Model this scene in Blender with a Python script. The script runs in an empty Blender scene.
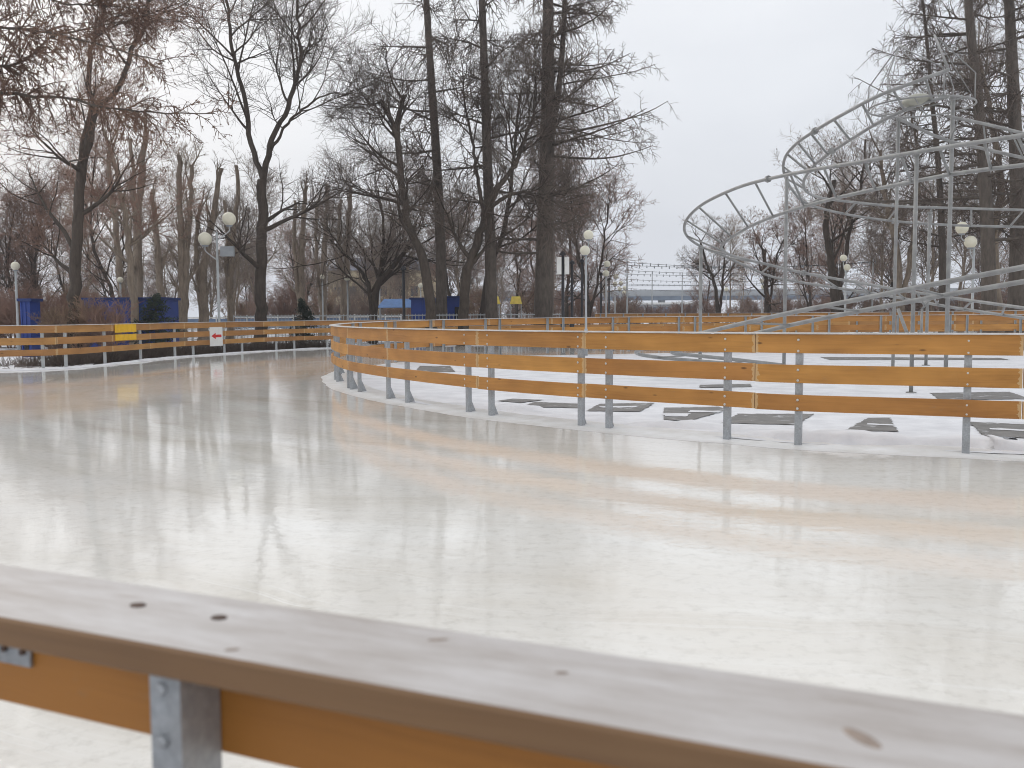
import bpy, math, random
import numpy as np
from mathutils import Matrix, Vector
random.seed(4)
RNG = np.random.default_rng(11)
scene = bpy.context.scene
COL = scene.collection
R = math.radians
F = 950.0
EYE = 1.41

# ------------------------------------------------------------------ camera
cam_d = bpy.data.cameras.new('camera')
cam = bpy.data.objects.new('camera', cam_d); COL.objects.link(cam)
cam_d.sensor_width = 36.0; cam_d.lens = 36.0*F/1024
cam_d.clip_start = 0.05; cam_d.clip_end = 3000
CM = Matrix.Translation((0, 0, EYE)) @ Matrix.Rotation(R(90-4.2), 4, 'X') @ Matrix.Rotation(R(-0.36), 4, 'Z')
cam.matrix_world = CM
cam_d.dof.use_dof = True; cam_d.dof.focus_distance = 20.0; cam_d.dof.aperture_fstop = 5.2
scene.camera = cam

def ray(px, py):
    return (CM.to_3x3() @ Vector(((px-512)/F, (384-py)/F, -1.0)))
def P(px, py, depth):                     # point seen at that spot, that many metres out
    d = ray(px, py); d = d*(depth/d.y)
    return Vector((d.x, d.y, d.z+EYE))
def G(px, py, z=0.0):                     # point on the ground
    d = ray(px, py); d = d*((z-EYE)/d.z)
    return Vector((d.x, d.y, z))
CI = CM.inverted()
def proj(p):
    q = CI @ Vector(p); return (512+F*q.x/-q.z, 384-F*q.y/-q.z)

# ------------------------------------------------------------------ tagging
def tag(o, label=None, cat=None, group=None, kind=None):
    if label: o['label'] = label
    if cat: o['category'] = cat
    if group: o['group'] = group
    if kind: o['kind'] = kind
    return o
def empty(name, loc=(0, 0, 0), rz=0.0, label=None, cat=None, group=None):
    o = bpy.data.objects.new(name, None); COL.objects.link(o)
    o.location = loc; o.rotation_euler = (0, 0, rz); o.empty_display_size = .2
    return tag(o, label, cat, group)
def copy_tree(o, parent=None):
    c = o.copy(); COL.objects.link(c); c.parent = parent
    for ch in list(o.children): copy_tree(ch, c)
    return c

# ------------------------------------------------------------------ mesh builder
class MB:
    def __init__(s): s.v = []; s.f = []; s.uv = []; s.smooth = False
    def box(s, c, d, rz=0.0, bev=0.0, M=None):
        hx, hy, hz = d[0]/2, d[1]/2, d[2]/2
        co, si = math.cos(rz), math.sin(rz)
        b = len(s.v)
        for z in (-hz, hz):
            for x, y in ((-hx, -hy), (hx, -hy), (hx, hy), (-hx, hy)):
                p = Vector((c[0]+x*co-y*si, c[1]+x*si+y*co, c[2]+z))
                s.v.append(M @ p if M else p)
        for q in ((0, 3, 2, 1), (4, 5, 6, 7), (0, 1, 5, 4), (1, 2, 6, 5), (2, 3, 7, 6), (3, 0, 4, 7)):
            s.f.append([b+i for i in q])
        return s
    def prism(s, pts, z0, z1):
        b = len(s.v); n = len(pts)
        for z in (z0, z1):
            for p in pts: s.v.append(Vector((p[0], p[1], z)))
        s.f.append([b+i for i in range(n)][::-1]); s.f.append([b+n+i for i in range(n)])
        for i in range(n):
            j = (i+1) % n; s.f.append([b+i, b+j, b+n+j, b+n+i])
        return s
    def tube(s, pts, r, sides=8, cap=True):
        pts = [Vector(p) for p in pts]; n = len(pts)
        rr = r if isinstance(r, (list, tuple)) else [r]*n
        b = len(s.v)
        up = Vector((0, 0, 1))
        t0 = (pts[1]-pts[0]).normalized()
        if abs(t0.z) > .9: up = Vector((1, 0, 0))
        u = t0.cross(up).normalized()
        for i in range(n):
            t = (pts[min(i+1, n-1)]-pts[max(i-1, 0)]).normalized()
            u = (u - t*u.dot(t)).normalized(); w = t.cross(u)
            for k in range(sides):
                a = 2*math.pi*k/sides
                s.v.append(pts[i]+(u*math.cos(a)+w*math.sin(a))*rr[i])
        for i in range(n-1):
            for k in range(sides):
                j = (k+1) % sides
                s.f.append([b+i*sides+k, b+i*sides+j, b+(i+1)*sides+j, b+(i+1)*sides+k])
        if cap:
            s.f.append([b+k for k in range(sides)][::-1])
            s.f.append([b+(n-1)*sides+k for k in range(sides)])
        return s
    def lathe(s, prof, c=(0, 0, 0), sides=16, M=None):
        b = len(s.v); n = len(prof)
        for (r, z) in prof:
            for k in range(sides):
                a = 2*math.pi*k/sides
                p = Vector((r*math.cos(a), r*math.sin(a), z))
                if M: p = M @ p
                s.v.append(p+Vector(c))
        for i in range(n-1):
            for k in range(sides):
                j = (k+1) % sides
                s.f.append([b+i*sides+k, b+i*sides+j, b+(i+1)*sides+j, b+(i+1)*sides+k])
        return s
    def sphere(s, c, r, seg=16, rings=10, sc=(1, 1, 1)):
        prof = [(max(1e-4, r*math.sin(math.pi*i/rings)), -r*math.cos(math.pi*i/rings)) for i in range(rings+1)]
        M = Matrix.Diagonal((sc[0], sc[1], sc[2]))
        return s.lathe(prof, c, seg, M)
    def build(s, name, mat, parent=None, smooth=False):
        me = bpy.data.meshes.new(name)
        me.from_pydata([tuple(v) for v in s.v], [], s.f)
        if smooth:
            me.polygons.foreach_set('use_smooth', [True]*len(me.polygons))
        me.materials.append(mat); me.update()
        o = bpy.data.objects.new(name, me); COL.objects.link(o); o.parent = parent
        return o

# sweep of a rectangular section along a plan path, with a UV map in metres
def sweep(name, pts, sec, mat, parent=None):
    pts = [Vector(p) for p in pts]; n = len(pts); m = len(sec)
    per = [0]
    for i in range(m):
        a, b = sec[i], sec[(i+1) % m]; per.append(per[-1]+math.hypot(a[0]-b[0], a[1]-b[1]))
    L = [0]
    for i in range(1, n): L.append(L[-1]+(pts[i]-pts[i-1]).length)
    V = []; Fc = []; UV = []; UV2 = []
    for i in range(n):
        t = (pts[min(i+1, n-1)]-pts[max(i-1, 0)]); t.z = 0; t.normalize()
        nn = Vector((-t.y, t.x, 0))
        for (a, h) in sec: V.append(pts[i]+nn*a+Vector((0, 0, h)))
    off = random.random()*50
    for i in range(n-1):
        for k in range(m):
            j = (k+1) % m
            Fc.append([i*m+k, (i+1)*m+k, (i+1)*m+j, i*m+j])
            UV += [(L[i], per[k]+off), (L[i+1], per[k]+off), (L[i+1], per[k+1]+off), (L[i], per[k+1]+off)]
            UV2 += [(L[-1]-L[i], 0), (L[-1]-L[i+1], 0), (L[-1]-L[i+1], 0), (L[-1]-L[i], 0)]
    Fc.append(list(range(m))); UV += [(0, off)]*m; UV2 += [(0, 0)]*m
    Fc.append([(n-1)*m+k for k in range(m)][::-1]); UV += [(0, off)]*m; UV2 += [(0, 0)]*m
    me = bpy.data.meshes.new(name); me.from_pydata([tuple(v) for v in V], [], Fc)
    u1 = me.uv_layers.new(name='UVMap'); u2 = me.uv_layers.new(name='ends')
    u1.data.foreach_set('uv', [c for uv in UV for c in uv]); u2.data.foreach_set('uv', [c for uv in UV2 for c in uv])
    me.materials.append(mat); me.update()
    o = bpy.data.objects.new(name, me); COL.objects.link(o); o.parent = parent
    return o

# ------------------------------------------------------------------ materials
class NT:
    def __init__(s, name):
        s.m = bpy.data.materials.new(name); s.m.use_nodes = True
        s.t = s.m.node_tree; s.b = s.t.nodes['Principled BSDF']
    def n(s, typ, **kw):
        nd = s.t.nodes.new(typ)
        for k, v in kw.items():
            if k in nd.inputs: nd.inputs[k].default_value = v
            else: setattr(nd, k, v)
        return nd
    def l(s, a, b): s.t.links.new(a, b)
    def math(s, op, a, b=None, c=None, clamp=False):
        nd = s.t.nodes.new('ShaderNodeMath'); nd.operation = op; nd.use_clamp = clamp
        for i, x in enumerate((a, b, c)):
            if x is None: continue
            if isinstance(x, (int, float)): nd.inputs[i].default_value = x
            else: s.l(x, nd.inputs[i])
        return nd.outputs[0]
    def noise(s, vec, scale, detail=4, rough=.55, mapping=None, dist=0):
        nd = s.n('ShaderNodeTexNoise', Scale=scale, Detail=detail, Roughness=rough, Distortion=dist)
        if mapping:
            mp = s.n('ShaderNodeMapping'); mp.inputs['Scale'].default_value = mapping
            s.l(vec, mp.inputs['Vector']); vec = mp.outputs[0]
        s.l(vec, nd.inputs['Vector']); return nd.outputs['Fac']
    def ramp(s, fac, stops):
        nd = s.n('ShaderNodeValToRGB'); cr = nd.color_ramp
        while len(cr.elements) < len(stops): cr.elements.new(.5)
        for e, (p, c) in zip(cr.elements, stops):
            e.position = p; e.color = (c[0], c[1], c[2], 1) if not isinstance(c, (int, float)) else (c, c, c, 1)
        s.l(fac, nd.inputs[0]); return nd.outputs[0]
    def mix(s, fac, a, b, mode='MIX'):
        nd = s.t.nodes.new('ShaderNodeMix'); nd.data_type = 'RGBA'; nd.blend_type = mode
        for sock, x in ((nd.inputs[0], fac), (nd.inputs[6], a), (nd.inputs[7], b)):
            if isinstance(x, (int, float)): sock.default_value = x
            elif isinstance(x, tuple): sock.default_value = (x[0], x[1], x[2], 1)
            else: s.l(x, sock)
        return nd.outputs[2]
    def bump(s, h, strength=.3, dist=.01):
        nd = s.n('ShaderNodeBump', Strength=strength, Distance=dist); s.l(h, nd.inputs['Height'])
        s.l(nd.outputs[0], s.b.inputs['Normal']); return nd
    def set(s, **kw):
        for k, v in kw.items():
            k = k.replace('_', ' ')
            if isinstance(v, (int, float)): s.b.inputs[k].default_value = v
            elif isinstance(v, tuple): s.b.inputs[k].default_value = (v[0], v[1], v[2], 1)
            else: s.l(v, s.b.inputs[k])
        return s.m
    def obj(s): return s.n('ShaderNodeTexCoord').outputs['Object']
    def uv(s, name='UVMap'): return s.n('ShaderNodeUVMap', uv_map=name).outputs[0]

def simple(name, col, rough=.6, var=.15, scale=3.0, metal=0.0, bump=0.0):
    t = NT(name); o = t.obj()
    nz = t.noise(o, scale, 5)
    c = t.ramp(nz, [(.3, tuple(x*(1-var) for x in col)), (.7, tuple(min(1, x*(1+var)) for x in col))])
    if bump: t.bump(t.noise(o, scale*8, 4), bump, .01)
    return t.set(Base_Color=c, Roughness=rough, Metallic=metal)

def wood_mat(name, dark, mid, light, frost=False, endwear=True):
    t = NT(name); uv = t.uv()
    rnd = t.n('ShaderNodeObjectInfo').outputs['Random']
    sep = t.n('ShaderNodeSeparateXYZ'); t.l(uv, sep.inputs[0])
    cmb = t.n('ShaderNodeCombineXYZ')
    t.l(sep.outputs[0], cmb.inputs[0]); t.l(sep.outputs[1], cmb.inputs[1]); t.l(t.math('MULTIPLY', rnd, 30.0), cmb.inputs[2])
    v = cmb.outputs[0]
    warp = t.noise(v, 2.0, 3, mapping=(.5, 3, 1))
    add = t.n('ShaderNodeVectorMath', operation='MULTIPLY_ADD'); t.l(warp, add.inputs[0])
    add.inputs[1].default_value = (0, .12, 0); t.l(v, add.inputs[2])
    grain = t.noise(add.outputs[0], 30, 6, .65, mapping=(.03, 1.6, 1))
    broad = t.noise(v, 1.3, 3, mapping=(1, 2.5, 1))
    c = t.ramp(grain, [(.25, dark), (.5, mid), (.78, light)])
    c = t.mix(.55, c, t.ramp(broad, [(.3, tuple(x*.72 for x in mid)), (.7, tuple(min(1, x*1.15) for x in light))]))
    # tone of each board
    hs = t.n('ShaderNodeHueSaturation'); t.l(c, hs.inputs['Color'])
    t.l(t.math('MULTIPLY_ADD', rnd, .22, .92), hs.inputs['Value']); t.l(t.math('MULTIPLY_ADD', rnd, .007, .499), hs.inputs['Hue'])
    c = hs.outputs[0]
    wear = t.noise(v, 5, 6, .75, mapping=(.6, 1.5, 1))
    c = t.mix(t.ramp(wear, [(.62, 0.0), (.72, .45)]), c, (.30, .20, .11))
    # knots
    vo = t.n('ShaderNodeTexVoronoi', Scale=1.0); mp = t.n('ShaderNodeMapping'); mp.inputs['Scale'].default_value = (2.2, 6.5, 1)
    t.l(v, mp.inputs[0]); t.l(mp.outputs[0], vo.inputs['Vector'])
    k = t.ramp(vo.outputs['Distance'], [(.05, 1.0), (.1, 0.0)])
    c = t.mix(t.math('MULTIPLY', k, .75), c, tuple(x*.28 for x in dark))
    if endwear:
        e2 = t.n('ShaderNodeSeparateXYZ'); t.l(t.uv('ends'), e2.inputs[0])
        mn = t.math('MINIMUM', sep.outputs[0], e2.outputs[0])
        jag = t.noise(uv, 26, 3)
        lim = t.math('MULTIPLY_ADD', jag, .10, -.022)
        w = t.math('LESS_THAN', mn, lim)
        c = t.mix(t.math('MULTIPLY', w, .7), c, (.60, .42, .22))
    rough = .55
    if frost:
        nrm = t.n('ShaderNodeNewGeometry'); sz = t.n('ShaderNodeSeparateXYZ'); t.l(nrm.outputs['Normal'], sz.inputs[0])
        up = t.math('GREATER_THAN', sz.outputs[2], .8)
        fz = t.noise(v, 7, 6, .7, mapping=(.5, 2.6, 1)); f2 = t.noise(v, 90, 3, .6, mapping=(.25, 1, 1))
        fc = t.ramp(fz, [(.25, (.34, .30, .27)), (.45, (.49, .465, .45)), (.7, (.67, .665, .67))])
        fc = t.mix(t.math('MULTIPLY', f2, .35), fc, (.40, .36, .34))
        fc = t.mix(t.math('MULTIPLY', k, .8), fc, (.25, .17, .12))
        c = t.mix(t.math('MULTIPLY', up, .95), c, fc)
    t.bump(grain, .25, .004)
    return t.set(Base_Color=c, Roughness=rough)

M = {}
M['board'] = wood_mat('stained_pine', (.27, .108, .022), (.43, .182, .038), (.53, .245, .06))
M['far_board'] = wood_mat('stained_pine_far', (.24, .108, .03), (.38, .18, .055), (.47, .235, .08))
M['near_board'] = wood_mat('stained_pine_near', (.22, .078, .012), (.36, .135, .020), (.44, .18, .030), endwear=False)
M['cap'] = wood_mat('cap_board', (.13, .066, .03), (.21, .11, .05), (.27, .155, .075), frost=True, endwear=False)

M['cap_far'] = simple('frosted_cap', (.62, .60, .58), .6, .18, 6)
def galv():
    t = NT('galvanised_steel'); o = t.obj()
    a = t.noise(o, 60, 4, .7); b = t.noise(o, 7, 4)
    c = t.ramp(a, [(.3, (.30, .32, .34)), (.6, (.44, .46, .48)), (.8, (.55, .57, .59))])
    c = t.mix(t.ramp(b, [(.45, 0.0), (.75, .6)]), c, (.26, .25, .24))
    t.bump(a, .15, .002)
    return t.set(Base_Color=c, Roughness=.5, Metallic=.45)
M['steel'] = galv()
def paintsteel():
    t = NT('grey_painted_pipe'); o = t.obj()
    a = t.noise(o, 5, 5); b = t.noise(o, 30, 4, .7)
    c = t.ramp(a, [(.3, (.22, .22, .215)), (.7, (.34, .34, .33))])
    c = t.mix(t.ramp(b, [(.66, 0.0), (.76, .8)]), c, (.20, .12, .07))
    return t.set(Base_Color=c, Roughness=.45)
M['pipe'] = paintsteel()
M['bolt'] = simple('zinc_bolt', (.62, .60, .56), .4, .1, 20, .5)
M['screw'] = simple('rusty_screw', (.09, .055, .04), .7, .3, 60)
M['lampglobe'] = simple('opal_globe', (.72, .69, .56), .35, .07, 3)
M['lamppost'] = simple('lamp_post_grey', (.42, .44, .45), .5, .12, 4)
M['darkpost'] = simple('dark_post', (.03, .03, .035), .6, .2, 4)
M['blue'] = simple('blue_sheet', (.018, .05, .25), .5, .2, 1.2)
M['bluedark'] = simple('blue_sheet_dark', (.015, .035, .15), .6, .2, 1.5)
M['yellow'] = simple('yellow_board', (.80, .47, .02), .5, .12, 5)
M['yellowpale'] = simple('yellow_cloth', (.80, .62, .12), .7, .15, 4)
M['white'] = simple('white_sheet', (.78, .78, .76), .5, .06, 5)
M['red'] = simple('red_print', (.62, .03, .025), .5, .08, 8)
M['grey'] = simple('grey_panel', (.30, .32, .34), .6, .15, 3)
M['window'] = simple('window_glass', (.05, .06, .07), .15, .3, 1)
M['plaster'] = simple('ochre_plaster', (.46, .38, .24), .8, .15, .4)
M['roof'] = simple('slate_roof', (.14, .16, .21), .7, .15, .6)
M['concrete'] = simple('pale_concrete', (.40, .42, .44), .8, .12, .3)
M['bridgeblue'] = simple('bridge_blue', (.16, .20, .26), .7, .2, .4)
M['cable'] = simple('black_cable', (.02, .02, .02), .6, .1, 3)
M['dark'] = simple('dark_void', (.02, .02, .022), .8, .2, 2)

def bark(name, a, b):
    t = NT(name); o = t.obj()
    n = t.noise(o, 9, 6, .7, mapping=(1, 1, .25)); m = t.noise(o, .8, 3)
    c = t.ramp(n, [(.3, a), (.7, b)])
    c = t.mix(t.ramp(m, [(.4, 0.0), (.8, .5)]), c, tuple(x*1.35 for x in b))
    t.bump(n, .6, .03)
    return t.set(Base_Color=c, Roughness=.9)
M['bark_larch'] = bark('larch_bark', (.055, .045, .038), (.15, .125, .105))
M['bark_dark'] = bark('dark_bark', (.032, .025, .02), (.10, .078, .062))
M['bark_pale'] = bark('pale_bark', (.14, .11, .085), (.32, .26, .20))
def twig(name, a, b):
    t = NT(name); o = t.obj(); rnd = t.n('ShaderNodeObjectInfo').outputs['Random']
    c = t.ramp(t.noise(o, .9, 4), [(.3, a), (.7, b)])
    hs = t.n('ShaderNodeHueSaturation'); t.l(c, hs.inputs['Color']); t.l(t.math('MULTIPLY_ADD', rnd, .5, .75), hs.inputs['Value'])
    return t.set(Base_Color=hs.outputs[0], Roughness=.9)
M['twig_red'] = twig('reddish_twigs', (.18, .11, .085), (.33, .21, .16))
M['twig_grey'] = twig('grey_twigs', (.16, .13, .11), (.30, .24, .20))
M['twig_dark'] = twig('dark_twigs', (.09, .07, .06), (.18, .14, .115))
M['twig_tan'] = twig('tan_twigs', (.20, .145, .09), (.36, .26, .17))
M['seed'] = twig('brown_seeds', (.10, .06, .045), (.20, .125, .09))
M['needle'] = twig('spruce_needles', (.022, .035, .026), (.05, .075, .05))

def ground_mat():
    t = NT('leafy_ground'); o = t.n('ShaderNodeNewGeometry').outputs['Position']
    a = t.noise(o, 3.0, 8, .7); b = t.noise(o, .35, 6, .6); d = t.noise(o, 14, 5, .7)
    c = t.ramp(a, [(.3, (.035, .027, .02)), (.55, (.085, .062, .042)), (.75, (.15, .11, .07))])
    c = t.mix(t.ramp(d, [(.5, 0.0), (.7, .5)]), c, (.05, .045, .03))
    sn = t.ramp(t.math('ADD', t.math('MULTIPLY', b, .75), t.math('MULTIPLY', a, .32)), [(.49, 0.0), (.54, 1.0)])
    c = t.mix(sn, c, (.74, .76, .80))
    t.bump(a, .7, .06)
    return t.set(Base_Color=c, Roughness=.9)
M['ground'] = ground_mat()
def snow_mat():
    t = NT('trodden_snow'); o = t.n('ShaderNodeNewGeometry').outputs['Position']
    a = t.noise(o, 2.0, 8, .62); b = t.noise(o, 18, 5, .6)
    c = t.ramp(a, [(.3, (.64, .65, .68)), (.6, (.80, .81, .84))])
    c = t.mix(t.ramp(b, [(.66, 0.0), (.78, .3)]), c, (.5, .48, .46))
    t.bump(t.math('ADD', a, t.math('MULTIPLY', b, .3)), .3, .03)
    return t.set(Base_Color=c, Roughness=.75)
M['snow'] = snow_mat()
def rim_mat():
    t = NT('icy_rim'); o = t.n('ShaderNodeNewGeometry').outputs['Position']
    a = t.noise(o, 3.0, 7, .62)
    c = t.ramp(a, [(.3, (.64, .63, .60)), (.65, (.78, .78, .78))]); t.bump(a, .25, .02)
    return t.set(Base_Color=c, Roughness=.38)
M['rim'] = rim_mat()
def asphalt_mat():
    t = NT('wet_asphalt'); o = t.n('ShaderNodeNewGeometry').outputs['Position']
    a = t.noise(o, 4.0, 7, .7); b = t.noise(o, 60, 3, .6)
    c = t.ramp(a, [(.3, (.13, .125, .12)), (.7, (.235, .225, .215))])
    c = t.mix(t.ramp(b, [(.6, 0.0), (.72, .5)]), c, (.30, .29, .28))
    c = t.mix(t.ramp(t.noise(o, 3.2, 7, .7), [(.58, 0.0), (.66, .8)]), c, (.68, .69, .72))
    return t.set(Base_Color=c, Roughness=.6)
M['asphalt'] = asphalt_mat()

ICE_C = (6.0, 23.0)
def ice_mat():
    t = NT('wet_rink_ice'); pos = t.n('ShaderNodeNewGeometry').outputs['Position']
    sub = t.n('ShaderNodeVectorMath', operation='SUBTRACT'); t.l(pos, sub.inputs[0]); sub.inputs[1].default_value = (*ICE_C, 0)
    ln = t.n('ShaderNodeVectorMath', operation='LENGTH'); t.l(sub.outputs[0], ln.inputs[0])
    s3 = t.n('ShaderNodeSeparateXYZ'); t.l(sub.outputs[0], s3.inputs[0])
    th = t.math('ARCTAN2', s3.outputs[0], s3.outputs[1])
    wob = t.noise(pos, .25, 3)
    rr = t.math('ADD', ln.outputs['Value'], t.math('MULTIPLY', wob, 2.2))
    cb = t.n('ShaderNodeCombineXYZ'); t.l(rr, cb.inputs[0]); t.l(th, cb.inputs[1]); pv = cb.outputs[0]
    bands = t.noise(pv, 1.0, 6, .62, mapping=(.9, 1.1, 1))
    fine = t.noise(pv, 1.0, 6, .7, mapping=(4, 5.0, 1))
    blot = t.noise(pos, .45, 5, .6)
    c = t.ramp(bands, [(.30, (.64, .605, .53)), (.45, (.78, .755, .70)), (.60, (.86, .85, .81)), (.8, (.72, .68, .61))])
    c = t.mix(t.ramp(blot, [(.42, 0.0), (.66, .5)]), c, (.85, .85, .835))
    c = t.mix(t.ramp(fine, [(.5, 0.0), (.75, .28)]), c, (.60, .55, .47))
    sv = t.noise(pv, 1.0, 2, .5, mapping=(38, 1.6, 1), dist=1.2)
    scr = t.ramp(sv, [(.62, 0.0), (.68, .32)])
    c = t.mix(t.math('MULTIPLY', scr, t.ramp(blot, [(.4, 1.0), (.6, 0.2)])), c, (.93, .93, .92))
    gr = t.noise(pos, 12, 6, .75)
    c = t.mix(t.ramp(gr, [(.50, 0.0), (.66, .42)]), c, (.56, .54, .49))
    # mineral stains far along the track
    c = t.mix(t.ramp(t.noise(pos, .16, 3), [(.52, 0.0), (.66, .35)]), c, (.62, .52, .40))
    rg = t.ramp(t.noise(pv, 1.0, 5, .6, mapping=(1.6, 2.5, 1)), [(.35, .010), (.58, .035), (.72, .12), (.85, .25)])
    h = t.math('ADD', t.math('MULTIPLY', t.noise(pos, 1.0, 2, .5), .7), t.math('MULTIPLY', t.noise(pos, 7, 4, .6), .26))
    h = t.math('ADD', h, t.math('ADD', t.math('MULTIPLY', fine, .02), t.math('MULTIPLY', t.noise(pos, 16, 3, .6), .06)))
    t.bump(h, .22, .020)
    m = t.set(Base_Color=c, Roughness=rg)
    t.b.inputs['IOR'].default_value = 1.33
    t.b.inputs['Specular IOR Level'].default_value = .46
    return m
M['ice'] = ice_mat()

# ------------------------------------------------------------------ plan paths
def catmull(pts, per=8):
    pts = [Vector((p[0], p[1], p[2] if len(p) > 2 else 0)) for p in pts]
    q = [pts[0]*2-pts[1]]+pts+[pts[-1]*2-pts[-2]]
    out = []
    for i in range(1, len(q)-2):
        for k in range(per):
            t = k/per
            a, b, c, d = q[i-1], q[i], q[i+1], q[i+2]
            out.append(.5*((2*b)+(c-a)*t+(2*a-5*b+4*c-d)*t*t+(3*b-a-3*c+d)*t*t*t))
    out.append(pts[-1]); return out
class Path:
    def __init__(s, pts, per=10):
        s.p = catmull(pts, per); s.L = [0]
        for i in range(1, len(s.p)): s.L.append(s.L[-1]+(s.p[i]-s.p[i-1]).length)
        s.len = s.L[-1]
    def at(s, d):
        d = max(0, min(s.len, d)); i = int(np.searchsorted(s.L, d))
        if i == 0: return s.p[0].copy()
        a = (d-s.L[i-1])/max(1e-9, s.L[i]-s.L[i-1]); return s.p[i-1].lerp(s.p[i], a)
    def tan(s, d):
        t = s.at(min(s.len, d+.05))-s.at(max(0, d-.05)); t.z = 0; return t.normalized()
    def find(s, px, lo=0, hi=None):
        hi = s.len if hi is None else hi; best = None
        for k in range(int((hi-lo)/.02)):
            d = lo+k*.02; e = abs(proj(s.at(d))[0]-px)
            if best is None or e < best[0]: best = (e, d)
        return best[1]
    def seg(s, a, b, step=.3, off=0, z=0):
        n = max(2, int((b-a)/step)+1); o = []
        for i in range(n+1):
            d = a+(b-a)*i/n; t = s.tan(d); p = s.at(d)
            o.append(p+Vector((-t.y, t.x, 0))*off+Vector((0, 0, z)))
        return o

inner_px = [(1090, 461), (1024, 458), (965, 455), (797, 446.5), (725, 440.5), (607, 430), (490, 417), (406, 403.5), (357, 392.5), (338, 384)]
ip = [G(x, y) for x, y in inner_px]
ip = [Vector((9.0, 8.35, 0)), Vector((7.2, 8.6, 0))]+ip[1:]
ip += [Vector((-4.15, 22.2, 0)), Vector((-4.1, 25.0, .02)), Vector((-3.0, 28.4, .05)), Vector((-.2, 31.4, .08)), Vector((4.2, 33.0, .1)), Vector((10, 33.6, .1)), Vector((17, 33.4, .1)), Vector((26, 32.5, .1))]
INNER = Path(ip)
outer_px = [(0, 371), (67, 368.5), (106, 365), (142, 361.3), (176, 357.6), (243, 352.8), (277, 350.7), (328, 348.3)]
op = [Vector((-24, 23.6, 0)), Vector((-18, 24.3, 0))]+[G(x, y) for x, y in outer_px]
op += [Vector((-4.6, 42.6, 0)), Vector((.5, 44.2, 0.03)), Vector((8, 45.2, .06)), Vector((17, 45, .1)), Vector((27, 43, .12)), Vector((34, 40, .12))]
OUTER = Path(op)

def sec_rect(a0, a1, h0, h1, c=.003):
    return [(a0+c, h0), (a1-c, h0), (a1, h0+c), (a1, h1-c), (a1-c, h1), (a0+c, h1), (a0, h1-c), (a0, h0+c)]

def fence(path, joints, posts, H, label, side=1, boards=((.0, .197), (.315, .505), (.63, .80)), mat=None, detail=lambda p: True, bolts=lambda p: False, post_w=.07, cap_on=True, group=None):
    """side=+1: boards on the left-hand side of the path."""
    mat = mat or M['board']
    f = empty('rink_fence', path.at(path.len*.5), 0, label, 'fence', group)
    inv = -Vector(f.location)
    z = H
    for a, b in zip(joints[:-1], joints[1:]):
        st = .3 if detail(path.at(a)) else .4
        for (h0, h1) in boards:
            j = random.uniform(-.004, .004)
            o0, o1 = (.004, .034) if side > 0 else (-.034, -.004)
            pts = [p+inv for p in path.seg(a+.004, b-.004, st)]
            o = sweep('board', pts, sec_rect(o0, o1, z-.020-h1+j, z-.020-h0+j), mat, f)
        if cap_on:
            pts = [p+inv for p in path.seg(a+.003, b-.003, st)]
            sweep('cap_board', pts, sec_rect(-.07, .07, z-.016, z), M['cap_far'], f)
    for d in posts:
        p = path.at(d); t = path.tan(d); n = Vector((-t.y, t.x, 0))*side
        ang = math.atan2(t.y, t.x)
        mb = MB(); hh = z-.018
        Mx = Matrix.Translation(p+inv) @ Matrix.Rotation(math.atan2(n.y, n.x)-math.pi/2, 4, 'Z')   # local +y = board side
        w = post_w/2
        # U-channel: web against the boards, two flanges away from them
        mb.box((0, -.004, hh/2), (2*w, .006, hh), M=Mx)
        mb.box((-w+.003, -.034, hh/2), (.006, .054, hh), M=Mx)
        mb.box((w-.003, -.034, hh/2), (.006, .054, hh), M=Mx)
        po = mb.build('post', M['steel'] if p.y < 24 else M['lamppost'], f)
        if detail(p):
            g = MB(); b0 = len(g.v)
            for x in (-.004, .004):
                for (yy, zz) in ((-.062, .26), (-.062, .008), (-.17, .008), (-.17, .02)):
                    g.v.append(Mx @ Vector((x+w-.005, yy, zz)))
            g.f += [[0, 1, 2, 3], [7, 6, 5, 4], [0, 4, 5, 1], [1, 5, 6, 2], [2, 6, 7, 3], [3, 7, 4, 0]]
            g.box((0, -.09, .004), (.10, .20, .008), M=Mx)
            g.build('foot_bracket', M['steel'], f)
        if bolts(p):
            for (h0, h1) in boards:
                for dz in (.04, (h1-h0)-.04):
                    bm = MB()
                    Mb = Mx @ Matrix.Translation((0.0, .034, z-.035-h0-dz)) @ Matrix.Rotation(-math.pi/2, 4, 'X')
                    q = [(.0145, 0), (.0145, .004), (.009, .009), (.001, .0105)]
                    bm.lathe(q, (0, 0, 0), 10); bm.v = [Mb @ v for v in bm.v]
                    bm.build('bolt', M['bolt'], f, True)
    return f

# inner loop: joints and posts read off the photo for the near side, even spacing beyond
tipd = INNER.find(338, 0, 26)
jn = [INNER.find(x, 0, tipd) for x in (1019, 756, 586, 480, 390)]
jn = [jn[0]-2.5]+jn
ps = [INNER.find(x, 0, tipd) for x in (965, 797, 725, 607, 580, 490, 467, 406, 387, 358, 350)]
ps.append(jn[1]-.35)
j = jn[-1]+2.4
while j < INNER.len-2.4:
    jn.append(j); ps += [j-.18, j+.40] if j > jn[5]+3 else [j+.3]
    j += 2.4
inner = fence(INNER, jn, ps, 1.2, 'amber three board fence curving round the snowy ride enclosure inside the rink', 1,
              detail=lambda p: p.y < 24, bolts=lambda p: p.y < 14.5)

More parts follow.
